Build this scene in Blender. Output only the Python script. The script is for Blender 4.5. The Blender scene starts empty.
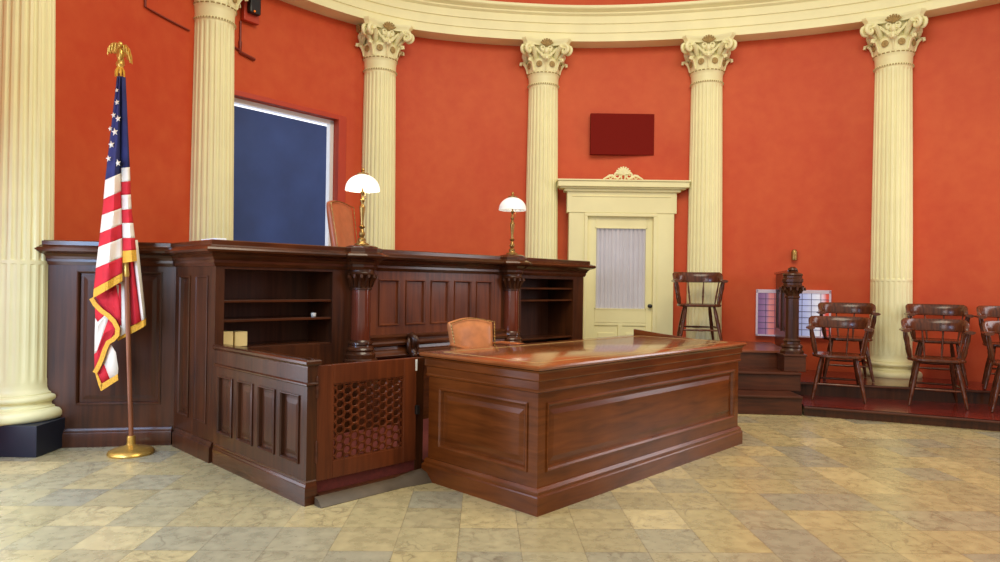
import bpy, bmesh, math, random
from mathutils import Vector, Matrix
random.seed(7)
S = bpy.context.scene
COL = S.collection
PI = math.pi
R = math.radians

# ------------------------------------------------------------------ helpers
def V(*a): return Vector(a if len(a) > 1 else a[0])
def v3(p, z): return Vector((p[0], p[1], z))
def d2(a, b): return (Vector(b[:2]) - Vector(a[:2])).normalized()
def dist(a, b): return (Vector(b[:2]) - Vector(a[:2])).length

class MB:
    """collects polygons in world (or local) coordinates and links them as one mesh object"""
    def __init__(s): s.v = []; s.f = []; s.m = []
    def add(s, vs, fs, mi=0):
        o = len(s.v); s.v += [Vector(p) for p in vs]
        s.f += [tuple(i + o for i in f) for f in fs]; s.m += [mi] * len(fs); return s
    def para(s, O, ex, ey, ez, mi=0):
        O, ex, ey, ez = map(Vector, (O, ex, ey, ez))
        p = [O, O+ex, O+ex+ey, O+ey]; p += [q+ez for q in p]
        return s.add(p, [(3,2,1,0),(4,5,6,7),(0,1,5,4),(1,2,6,5),(2,3,7,6),(3,0,4,7)], mi)
    def box(s, x0, x1, y0, y1, z0, z1, mi=0):
        return s.para((x0,y0,z0), (x1-x0,0,0), (0,y1-y0,0), (0,0,z1-z0), mi)
    def prism(s, poly, z0, z1, mi=0):
        n = len(poly)
        vs = [v3(p, z0) for p in poly] + [v3(p, z1) for p in poly]
        return s.add(vs, [tuple(range(n))[::-1], tuple(range(n, 2*n))] + [(i,(i+1)%n,n+(i+1)%n,n+i) for i in range(n)], mi)
    def lathe(s, prof, n=24, c=(0,0,0), axis=None, mi=0):
        c = Vector(c); q = Vector((0,0,1)).rotation_difference(Vector(axis)) if axis else None
        vs = []; fs = []
        for r, z in prof:
            for k in range(n):
                a = 2*PI*k/n; p = Vector((r*math.cos(a), r*math.sin(a), z))
                if q: p = q @ p
                vs.append(p + c)
        m = len(prof)
        for j in range(m-1):
            for k in range(n):
                fs.append((j*n+k, j*n+(k+1)%n, (j+1)*n+(k+1)%n, (j+1)*n+k))
        fs.append(tuple(range(n))[::-1]); fs.append(tuple((m-1)*n+k for k in range(n)))
        return s.add(vs, fs, mi)
    def tube(s, pts, r, n=8, mi=0, flat=1.0, up=None):
        pts = [Vector(p) for p in pts]; m = len(pts)
        rr = r if isinstance(r, (list, tuple)) else [r]*m
        vs = []; fs = []; prev = None
        for i, p in enumerate(pts):
            t = (pts[min(i+1,m-1)] - pts[max(i-1,0)]).normalized()
            if up is not None: a = Vector(up) - t*Vector(up).dot(t)
            elif prev is None:
                a = Vector((0,0,1)) if abs(t.z) < .9 else Vector((1,0,0)); a = a - t*a.dot(t)
            else: a = prev - t*prev.dot(t)
            a.normalize(); prev = a; b = t.cross(a)
            for k in range(n):
                th = 2*PI*(k+.5)/n
                vs.append(p + (a*math.cos(th)*flat + b*math.sin(th))*rr[i])
        for j in range(m-1):
            for k in range(n):
                fs.append((j*n+k, j*n+(k+1)%n, (j+1)*n+(k+1)%n, (j+1)*n+k))
        fs.append(tuple(range(n))[::-1]); fs.append(tuple((m-1)*n+k for k in range(n)))
        return s.add(vs, fs, mi)
    def ball(s, c, r, n=10, sc=(1,1,1), mi=0):
        c = Vector(c); k = max(4, n//2); vs = []; fs = []
        for j in range(1, k):
            a = PI*j/k
            for i in range(n):
                b = 2*PI*i/n
                vs.append(c + Vector((r*sc[0]*math.sin(a)*math.cos(b), r*sc[1]*math.sin(a)*math.sin(b), r*sc[2]*math.cos(a))))
        for j in range(k-2):
            for i in range(n): fs.append((j*n+i, (j+1)*n+i, (j+1)*n+(i+1)%n, j*n+(i+1)%n))
        t = len(vs); vs += [c+Vector((0,0,r*sc[2])), c-Vector((0,0,r*sc[2]))]
        for i in range(n):
            fs.append((t, i, (i+1)%n)); fs.append((t+1, (k-2)*n+(i+1)%n, (k-2)*n+i))
        return s.add(vs, fs, mi)
    def sweep(s, path, prof, side, caps=True, mi=0, closed=False):
        """profile [(d,z)...] swept along an xy path; side=+1 offsets to the right of travel"""
        P = [Vector(p[:2]) for p in path]; m = len(P); n = len(prof); vs = []; fs = []
        for i in range(m):
            if closed: t0 = (P[i]-P[i-1]).normalized(); t1 = (P[(i+1)%m]-P[i]).normalized()
            else:
                t0 = (P[i]-P[i-1]).normalized() if i else (P[1]-P[0]).normalized()
                t1 = (P[i+1]-P[i]).normalized() if i < m-1 else t0
            n0 = Vector((t0.y,-t0.x))*side; n1 = Vector((t1.y,-t1.x))*side
            b = n0+n1; b = b.normalized(); k = 1/max(.3, b.dot(n0))
            for d, z in prof: vs.append(v3(P[i] + b*k*d, z))
        mm = m if closed else m-1
        for i in range(mm):
            for j in range(n):
                a = i*n+j; b_ = i*n+(j+1)%n; c = ((i+1)%m)*n+(j+1)%n; e = ((i+1)%m)*n+j
                fs.append((a,b_,c,e))
        if caps and not closed: fs += [tuple(range(n))[::-1], tuple((m-1)*n+j for j in range(n))]
        return s.add(vs, fs, mi)
    def build(s, name, mat, parent=None, smooth=None, bevel=0, solid=0, sub=0):
        off = world_of(parent) if parent else Vector((0,0,0))
        me = bpy.data.meshes.new(name)
        me.from_pydata([tuple(p-off) for p in s.v], [], s.f)
        mats = mat if isinstance(mat, (list, tuple)) else [mat]
        for m in mats: me.materials.append(m)
        for p, mi in zip(me.polygons, s.m): p.material_index = mi
        bm = bmesh.new(); bm.from_mesh(me); bmesh.ops.recalc_face_normals(bm, faces=bm.faces); bm.to_mesh(me); bm.free()
        if smooth:
            for p in me.polygons: p.use_smooth = True
            me.set_sharp_from_angle(angle=R(smooth))
        o = bpy.data.objects.new(name, me); COL.objects.link(o)
        if parent: o.parent = parent
        if bevel:
            b = o.modifiers.new('bevel', 'BEVEL'); b.width = bevel; b.segments = 2; b.limit_method = 'ANGLE'; b.angle_limit = R(40)
        if solid:
            b = o.modifiers.new('solid', 'SOLIDIFY'); b.thickness = solid; b.offset = 0
        if sub:
            b = o.modifiers.new('sub', 'SUBSURF'); b.levels = sub; b.render_levels = sub
        return o
def world_of(o):
    p = Vector((0,0,0))
    while o is not None: p += o.location; o = o.parent
    return p
def tag(o, label=None, cat=None, group=None, kind=None):
    if label: o['label'] = label
    if cat: o['category'] = cat
    if group: o['group'] = group
    if kind: o['kind'] = kind
    return o
def thing(name, loc, label=None, cat=None, group=None, kind=None, rz=0):
    o = bpy.data.objects.new(name, None); COL.objects.link(o); o.empty_display_size = .1
    o.location = loc; o.rotation_euler = (0,0,rz)
    return tag(o, label, cat, group, kind)
def children(o): return [c for c in bpy.data.objects if c.parent == o]
def copy_tree(o, parent=None):
    c = o.copy(); COL.objects.link(c)
    if parent: c.parent = parent
    for ch in children(o): copy_tree(ch, c)
    return c

# ------------------------------------------------------------------ materials
def mat(name):
    m = bpy.data.materials.new(name); m.use_nodes = True
    return m, m.node_tree.nodes, m.node_tree.links, m.node_tree.nodes['Principled BSDF']
def setp(b, **k):
    for n, v in k.items():
        n = n.replace('_', ' ')
        if n in b.inputs: b.inputs[n].default_value = v
def s2l(c):
    return tuple((x/12.92 if x <= .04045 else ((x+.055)/1.055)**2.4) for x in [q/255 for q in c]) + (1,)
def plain(name, col, rough=.5, metal=0, emit=0, spec=.5, var=.12, scale=9, coat=0):
    m, N, L, b = mat(name)
    tc = N.new('ShaderNodeTexCoord'); nz = N.new('ShaderNodeTexNoise'); nz.inputs['Scale'].default_value = scale; nz.inputs['Detail'].default_value = 4
    L.new(tc.outputs['Object'], nz.inputs['Vector'])
    rp = N.new('ShaderNodeValToRGB'); c = s2l(col)
    rp.color_ramp.elements[0].position = .3; rp.color_ramp.elements[1].position = .7
    rp.color_ramp.elements[0].color = tuple(x*(1-var) for x in c[:3])+(1,); rp.color_ramp.elements[1].color = tuple(min(1,x*(1+var)) for x in c[:3])+(1,)
    L.new(nz.outputs['Fac'], rp.inputs['Fac']); L.new(rp.outputs['Color'], b.inputs['Base Color'])
    setp(b, Roughness=rough, Metallic=metal, Specular_IOR_Level=spec, Coat_Weight=coat, Coat_Roughness=.12)
    if emit: b.inputs['Emission Color'].default_value = c; b.inputs['Emission Strength'].default_value = emit
    return m
def wood(name, dark, light, rough=.3, coat=.4, scale=1.0, vert=False):
    m, N, L, b = mat(name)
    tc = N.new('ShaderNodeTexCoord'); mp = N.new('ShaderNodeMapping')
    mp.inputs['Scale'].default_value = (26*scale, 26*scale, 1.6*scale) if vert else (3*scale, 3*scale, 30*scale)
    L.new(tc.outputs['Object'], mp.inputs['Vector'])
    nz = N.new('ShaderNodeTexNoise'); nz.inputs['Scale'].default_value = 1; nz.inputs['Detail'].default_value = 6; nz.inputs['Distortion'].default_value = .6
    L.new(mp.outputs['Vector'], nz.inputs['Vector'])
    n2 = N.new('ShaderNodeTexNoise'); n2.inputs['Scale'].default_value = 2.2; n2.inputs['Detail'].default_value = 3
    L.new(tc.outputs['Object'], n2.inputs['Vector'])
    mx = N.new('ShaderNodeMath'); mx.operation = 'MULTIPLY_ADD'; mx.inputs[1].default_value = .55
    L.new(nz.outputs['Fac'], mx.inputs[0])
    m3 = N.new('ShaderNodeMath'); m3.operation = 'MULTIPLY'; m3.inputs[1].default_value = .45; L.new(n2.outputs['Fac'], m3.inputs[0]); L.new(m3.outputs[0], mx.inputs[2])
    rp = N.new('ShaderNodeValToRGB'); rp.color_ramp.elements[0].position = .34; rp.color_ramp.elements[1].position = .68
    rp.color_ramp.elements[0].color = s2l(dark); rp.color_ramp.elements[1].color = s2l(light)
    L.new(mx.outputs[0], rp.inputs['Fac']); L.new(rp.outputs['Color'], b.inputs['Base Color'])
    setp(b, Roughness=rough, Coat_Weight=coat, Coat_Roughness=.14, Specular_IOR_Level=.28)
    return m
M = {}
M['wood'] = wood('dark_oak', (44,22,12), (84,45,22), .34, .15, 1, True)
M['woodh'] = wood('dark_oak_rail', (46,23,12), (90,48,24), .22, .4)
M['panel'] = wood('oak_panel', (70,34,20), (118,62,34), .34, .15, 1, True)
M['back_wood'] = wood('bookcase_back', (58,32,22), (88,52,34), .5, .1, 1, True)  # bookcase backs, own tone slightly lighter than the carcass
M['desk'] = wood('mahogany_desk', (84,42,14), (126,67,26), .26, .2, .8)
M['desktop'] = wood('mahogany_top', (112,60,28), (152,88,44), .15, .6, .8)
M['gate'] = wood('gate_oak', (72,32,15), (114,56,28), .32, .2, 1, True)
M['chair'] = wood('chair_walnut', (58,26,15), (116,62,34), .26, .4, 2, True)
M['step'] = wood('stair_oak', (58,28,16), (96,50,30), .4, .25)
M['platform'] = wood('platform_oak', (104,54,34), (140,80,52), .34, .3)
M['cream'] = plain('cream_paint', (238,232,180), .45, var=.04, scale=3)
M['creamd'] = plain('cream_shadow_paint', (206,194,140), .6, var=.06, scale=20)
M['gild'] = plain('dull_gilt', (168,140,84), .6, .0, var=.25, scale=40)
M['gilddk'] = plain('collar_gilt', (176,158,104), .6, .1, var=.2, scale=40)  # own dull gilt of the beaded collars
M['navy'] = plain('navy_plinth_paint', (22,28,44), .5, var=.1)
M['brass'] = plain('aged_brass', (160,128,72), .34, .85, var=.2, scale=30)
M['gold'] = plain('gilded_metal', (212,172,86), .32, .75, var=.15, scale=30)
M['goldfringe'] = plain('gold_fringe_thread', (214,158,44), .75, var=.25, scale=120)
M['polewood'] = wood('pole_oak', (110,62,40), (150,94,62), .35, .4, 2, True)
M['fred'] = plain('flag_red', (196,24,40), .8, var=.12, scale=14)
M['fwhite'] = plain('flag_white', (226,216,200), .85, var=.05, scale=14)
M['fblue'] = plain('flag_blue', (36,40,92), .85, var=.15, scale=14)
M['armwood'] = wood('arm_oak', (140,76,40), (186,110,62), .3, .3, 2, True)
M['leather'] = plain('tan_leather', (190,122,72), .42, var=.16, scale=12, coat=.1)
M['leatherd'] = plain('rust_leather', (180,102,66), .42, var=.12, scale=12, coat=.1)
M['black'] = plain('black_metal', (22,20,20), .4)
M['white'] = plain('white_plastic', (236,236,232), .4, var=.02)
M['carpet'] = plain('red_carpet', (98,34,28), .8, var=.25, scale=40)
M['tread'] = plain('maroon_tread', (106,34,26), .22, var=.25, scale=5, coat=.3)
M['plaque'] = plain('dark_red_panel', (116,24,16), .8, spec=.1, var=.06, scale=60)
M['shelfbox'] = plain('cream_card', (226,204,140), .7, var=.06, scale=14)
M['darkstone'] = plain('worn_grey_stone', (78,66,52), .4, var=.3, scale=8)
M['blind'] = plain('navy_blind', (54,76,132), .75, var=.16, scale=2.2)
M['daylight'] = plain('daylit_pane', (244,248,255), .4, emit=1.0, var=.01)
M['redwood'] = plain('red_painted_trim', (186,62,36), .5, var=.06, scale=4)
M['conduit'] = plain('red_conduit', (128,44,26), .5, var=.05)

def red_wall():
    m, N, L, b = mat('red_wall_plaster')
    tc = N.new('ShaderNodeTexCoord'); n1 = N.new('ShaderNodeTexNoise'); n1.inputs['Scale'].default_value = .5; n1.inputs['Detail'].default_value = 3
    n2 = N.new('ShaderNodeTexNoise'); n2.inputs['Scale'].default_value = 7; n2.inputs['Detail'].default_value = 6
    L.new(tc.outputs['Object'], n1.inputs['Vector']); L.new(tc.outputs['Object'], n2.inputs['Vector'])
    ad = N.new('ShaderNodeMath'); ad.operation = 'MULTIPLY_ADD'; ad.inputs[1].default_value = .35; L.new(n2.outputs['Fac'], ad.inputs[0]); 
    m2 = N.new('ShaderNodeMath'); m2.operation = 'MULTIPLY'; m2.inputs[1].default_value = .65; L.new(n1.outputs['Fac'], m2.inputs[0]); L.new(m2.outputs[0], ad.inputs[2])
    rp = N.new('ShaderNodeValToRGB'); rp.color_ramp.elements[0].position = .3; rp.color_ramp.elements[1].position = .7
    rp.color_ramp.elements[0].color = s2l((192,66,32)); rp.color_ramp.elements[1].color = s2l((208,94,48))
    L.new(ad.outputs[0], rp.inputs['Fac']); L.new(rp.outputs['Color'], b.inputs['Base Color'])
    bp = N.new('ShaderNodeBump'); bp.inputs['Strength'].default_value = .08; bp.inputs['Distance'].default_value = .02
    L.new(n2.outputs['Fac'], bp.inputs['Height']); L.new(bp.outputs['Normal'], b.inputs['Normal'])
    setp(b, Roughness=.55, Specular_IOR_Level=.3)
    return m
M['redwall'] = red_wall()

def floor_mat():
    m, N, L, b = mat('marble_floor_tiles')
    def math_(op, a, c=None):
        n = N.new('ShaderNodeMath'); n.operation = op
        for i, x in enumerate((a, c)):
            if x is None: continue
            if isinstance(x, (int, float)): n.inputs[i].default_value = x
            else: L.new(x, n.inputs[i])
        return n.outputs[0]
    tc = N.new('ShaderNodeTexCoord'); mp = N.new('ShaderNodeMapping'); mp.vector_type = 'POINT'
    mp.inputs['Rotation'].default_value = (0,0,R(-1.4)); mp.inputs['Location'].default_value = (-.203,-3.314,0)
    L.new(tc.outputs['Object'], mp.inputs['Vector'])
    sx = N.new('ShaderNodeSeparateXYZ'); L.new(mp.outputs['Vector'], sx.inputs[0])
    u = math_('DIVIDE', sx.outputs[0], .311); w = math_('DIVIDE', sx.outputs[1], .319)
    fu = math_('FLOOR', u); fw = math_('FLOOR', w)
    cb = N.new('ShaderNodeCombineXYZ'); L.new(fu, cb.inputs[0]); L.new(fw, cb.inputs[1])
    wn = N.new('ShaderNodeTexWhiteNoise'); wn.noise_dimensions = '3D'; L.new(cb.outputs[0], wn.inputs['Vector'])
    rp = N.new('ShaderNodeValToRGB'); rp.color_ramp.interpolation = 'LINEAR'; e = rp.color_ramp.elements
    e[0].position = 0; e[0].color = s2l((150,144,120)); e[1].position = 1; e[1].color = s2l((190,175,130))
    for p, c in ((.2,(160,152,122)),(.42,(172,158,114)),(.6,(161,149,112)),(.8,(180,164,118))):
        q = e.new(p); q.color = s2l(c)
    L.new(wn.outputs['Value'], rp.inputs['Fac'])
    # veins: offset noise per tile so that the stone changes from tile to tile
    sc = N.new('ShaderNodeVectorMath'); sc.operation = 'SCALE'; sc.inputs['Scale'].default_value = 9; L.new(wn.outputs['Color'], sc.inputs[0])
    ad = N.new('ShaderNodeVectorMath'); ad.operation = 'ADD'; L.new(sc.outputs[0], ad.inputs[0]); L.new(tc.outputs['Object'], ad.inputs[1])
    n1 = N.new('ShaderNodeTexNoise'); n1.inputs['Scale'].default_value = 4.5; n1.inputs['Detail'].default_value = 7; n1.inputs['Distortion'].default_value = 1.2
    L.new(ad.outputs[0], n1.inputs['Vector'])
    r2 = N.new('ShaderNodeValToRGB'); q = r2.color_ramp.elements
    q[0].position = .47; q[0].color = (0,0,0,1); q[1].position = .53; q[1].color = (0,0,0,1); k = q.new(.5); k.color = (1,1,1,1)
    L.new(n1.outputs['Fac'], r2.inputs['Fac'])
    wv = math_('MULTIPLY', r2.outputs['Color'], math_('GREATER_THAN', wn.outputs['Value'], .0))
    n5 = N.new('ShaderNodeTexNoise'); n5.inputs['Scale'].default_value = 2.2; n5.inputs['Detail'].default_value = 3; L.new(ad.outputs[0], n5.inputs['Vector'])
    gate = N.new('ShaderNodeMapRange'); gate.inputs['From Min'].default_value = .46; gate.inputs['From Max'].default_value = .6; L.new(n5.outputs['Fac'], gate.inputs['Value'])
    wv = math_('MULTIPLY', math_('MULTIPLY', wv, gate.outputs[0]), .5)
    n4 = N.new('ShaderNodeTexNoise'); n4.inputs['Scale'].default_value = 14; n4.inputs['Detail'].default_value = 6; L.new(ad.outputs[0], n4.inputs['Vector'])
    mr = N.new('ShaderNodeMapRange'); mr.inputs['From Min'].default_value = .3; mr.inputs['From Max'].default_value = .7; mr.inputs['To Min'].default_value = .8; mr.inputs['To Max'].default_value = 1.14
    L.new(n4.outputs['Fac'], mr.inputs['Value'])
    m1 = N.new('ShaderNodeMix'); m1.data_type = 'RGBA'; m1.blend_type = 'MULTIPLY'; m1.inputs[0].default_value = 1
    L.new(rp.outputs['Color'], m1.inputs[6]); L.new(mr.outputs[0], m1.inputs[7])
    m2 = N.new('ShaderNodeMix'); m2.data_type = 'RGBA'; L.new(wv, m2.inputs[0]); L.new(m1.outputs[2], m2.inputs[6]); m2.inputs[7].default_value = s2l((92,76,60))
    # joints
    du = math_('ABSOLUTE', math_('SUBTRACT', math_('FRACT', u), .5)); dw = math_('ABSOLUTE', math_('SUBTRACT', math_('FRACT', w), .5))
    g = math_('GREATER_THAN', math_('MAXIMUM', du, dw), .4935)
    ns = N.new('ShaderNodeTexNoise'); ns.inputs['Scale'].default_value = 1.3; L.new(tc.outputs['Object'], ns.inputs['Vector'])
    g2 = math_('MULTIPLY', g, math_('MULTIPLY', ns.outputs['Fac'], .95))
    m3 = N.new('ShaderNodeMix'); m3.data_type = 'RGBA'; L.new(g2, m3.inputs[0]); L.new(m2.outputs[2], m3.inputs[6]); m3.inputs[7].default_value = s2l((78,62,44))
    L.new(m3.outputs[2], b.inputs['Base Color'])
    rr = N.new('ShaderNodeMapRange'); rr.inputs['To Min'].default_value = .22; rr.inputs['To Max'].default_value = .34; L.new(n4.outputs['Fac'], rr.inputs['Value']); L.new(rr.outputs[0], b.inputs['Roughness'])
    bp = N.new('ShaderNodeBump'); bp.inputs['Strength'].default_value = .04; bp.inputs['Distance'].default_value = .01; L.new(math_('SUBTRACT', n4.outputs['Fac'], g), bp.inputs['Height']); L.new(bp.outputs['Normal'], b.inputs['Normal'])
    setp(b, Specular_IOR_Level=.5)
    return m
M['floor'] = floor_mat()

def curtain_mat():
    m, N, L, b = mat('grey_sheer_curtain')
    tc = N.new('ShaderNodeTexCoord'); nz = N.new('ShaderNodeTexNoise'); nz.inputs['Scale'].default_value = 2; L.new(tc.outputs['Object'], nz.inputs['Vector'])
    rp = N.new('ShaderNodeValToRGB'); rp.color_ramp.elements[0].color = s2l((176,172,176)); rp.color_ramp.elements[1].color = s2l((206,204,212))
    L.new(nz.outputs['Fac'], rp.inputs['Fac']); L.new(rp.outputs['Color'], b.inputs['Base Color'])
    L.new(rp.outputs['Color'], b.inputs['Emission Color']); b.inputs['Emission Strength'].default_value = .12; setp(b, Roughness=.9)
    return m
M['curtain'] = curtain_mat()
def leaded_mat():
    m, N, L, b = mat('lilac_leaded_glass')
    tc = N.new('ShaderNodeTexCoord'); sx = N.new('ShaderNodeSeparateXYZ'); L.new(tc.outputs['Generated'], sx.inputs[0])
    nz = N.new('ShaderNodeTexNoise'); nz.inputs['Scale'].default_value = 3; nz.inputs['Detail'].default_value = 2; L.new(tc.outputs['Object'], nz.inputs['Vector'])
    ad = N.new('ShaderNodeMath'); ad.operation = 'MULTIPLY_ADD'; ad.inputs[1].default_value = .12; L.new(nz.outputs['Fac'], ad.inputs[0]); L.new(sx.outputs[0], ad.inputs[2])
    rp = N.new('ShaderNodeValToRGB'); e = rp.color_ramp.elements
    e[0].position = .1; e[0].color = s2l((120,84,130)); e[1].position = 1.0; e[1].color = s2l((214,80,64))  # red right end is a reflection painted into the glass colour
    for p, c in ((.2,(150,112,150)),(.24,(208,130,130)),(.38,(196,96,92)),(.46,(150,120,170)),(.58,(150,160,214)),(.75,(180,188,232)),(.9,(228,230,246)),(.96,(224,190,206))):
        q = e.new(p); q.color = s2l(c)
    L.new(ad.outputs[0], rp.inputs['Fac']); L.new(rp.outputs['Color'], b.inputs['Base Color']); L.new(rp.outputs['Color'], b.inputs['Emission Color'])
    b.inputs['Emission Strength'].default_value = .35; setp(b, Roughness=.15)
    return m
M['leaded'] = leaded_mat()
def shade_mat():
    m, N, L, b = mat('white_glass_shade')
    b.inputs['Base Color'].default_value = (.9,.9,.86,1); b.inputs['Emission Color'].default_value = (1,.95,.82,1); b.inputs['Emission Strength'].default_value = .75
    setp(b, Roughness=.2); return m
M['shade'] = shade_mat(); M['shade2'] = plain('opal_glass_shade',(236,238,236),.2,emit=.25,var=.02)

# ------------------------------------------------------------------ plan of the room
CP = [(-3.1,1.0), (-3.75,3.2), (-3.70,5.22), (-3.10,7.27), (-1.61,8.9), (.565,9.44), (2.77,9.22), (4.85,8.43), (6.55,6.9), (7.7,5.1), (8.2,3.0), (7.9,.8)]
def catmull(i, t):
    p0,p1,p2,p3 = [Vector(CP[max(0,min(len(CP)-1,k))]) for k in (i-1,i,i+1,i+2)]
    return .5*((2*p1)+(p2-p0)*t+(2*p0-5*p1+4*p2-p3)*t*t+(3*p1-p0-3*p2+p3)*t**3)
NS = 24
AXIS = [catmull(i, k/NS) for i in range(len(CP)-1) for k in range(NS)] + [Vector(CP[-1])]
def offset(path, d):           # + is outwards (away from the room)
    out = []
    for i, p in enumerate(path):
        t = (path[min(i+1,len(path)-1)]-path[max(i-1,0)]).normalized()
        out.append(p + Vector((-t.y, t.x))*d)
    return out
def normal_at(i):              # outward normal at column i of CP
    t = (catmull(i,.01) - catmull(i-1,.99)).normalized(); return Vector((-t.y,t.x))
WALL = offset(AXIS, .06)

# floor
mb = MB(); mb.para((-9,-5,-.1),(19,0,0),(0,17,0),(0,0,.1)); tag(mb.build('floor', M['floor']), kind='structure')

# curved wall with a window opening between the second and third columns
W0, W1, WZ0, WZ1 = 3*NS+2, 3*NS+18, 1.25, 3.36
mb = MB(); HT = 6.6
def vq(a, b, z0, z1): mb.add([v3(a,z0),v3(b,z0),v3(b,z1),v3(a,z1)], [(0,1,2,3)])
for i in range(len(WALL)-1):
    a, b = WALL[i], WALL[i+1]
    if W0 <= i < W1: vq(a,b,0,WZ0); vq(a,b,WZ1,HT)
    else: vq(a,b,0,HT)
OUT = offset(WALL, .25)
mb.sweep(OUT, [(0,0),(0,HT),(-.02,HT),(-.02,0)], 1)
for i in (W0, W1): mb.add([v3(WALL[i],WZ0),v3(OUT[i],WZ0),v3(OUT[i],WZ1),v3(WALL[i],WZ1)], [(0,1,2,3)])
for i in range(W0, W1):
    for z in (WZ0, WZ1): mb.add([v3(WALL[i],z),v3(WALL[i+1],z),v3(OUT[i+1],z),v3(OUT[i],z)], [(0,1,2,3)])
tag(mb.build('wall_back', M['redwall'], smooth=30), kind='structure')

# entablature
EN = offset(AXIS, -.2)
prof = [(x,z+.03) for x,z in [(-.3,4.6),(0,4.6),(0,4.71),(.014,4.712),(.014,4.83),(.03,4.832),(.03,4.93),(.045,4.94),(.06,4.955),(.06,4.972),(.08,4.985),(.115,5.0),(.125,5.012),(.125,5.045),(-.05,5.06),(-.3,5.06)]]
mb = MB(); mb.sweep(EN, prof, 1); tag(mb.build('trim_1', M['cream'], smooth=25), kind='structure')

# ------------------------------------------------------------------ columns
def shaft_mesh(z0, z1, r0, r1, nf=24):
    mb = MB(); per = 6; n = nf*per
    zs = [(z0,0),(z0+.03,0),(z0+.05,.45),(z0+.3,.45),(1.36,.45),(1.40,.45),(1.405,0.0),(1.43,0.0),(1.44,1)]
    zs += [(1.44+(z1-.09-1.44)*k/6,1) for k in range(1,7)] + [(z1-.05,0),(z1,0)]
    vs = []; fs = []
    for z, dep in zs:
        t = (z-z0)/(z1-z0); r = r0+(r1-r0)*(t**1.5)
        for k in range(n):
            j = k % per; a = 2*PI*k/n
            prof = (0,0,.62,1,.62,0)[j] if False else (0,.0,.75,1.0,.75,.0)[j]
            vs.append((( r-.015*dep*prof)*math.cos(a), (r-.015*dep*prof)*math.sin(a), z))
    for j in range(len(zs)-1):
        for k in range(n): fs.append((j*n+k, j*n+(k+1)%n, (j+1)*n+(k+1)%n, (j+1)*n+k))
    return mb.add(vs, fs)
def spiral(c, ex, ez, r0, turns, n, start=0, sgn=1, shrink=.8):
    c, ex, ez = Vector(c), Vector(ex), Vector(ez)
    return [c + (ex*math.cos(start+sgn*2*PI*turns*k/n) + ez*math.sin(start+sgn*2*PI*turns*k/n))*r0*(1-shrink*k/n) for k in range(n+1)]
ZC0, ZC1 = 4.047, 4.63
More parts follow.
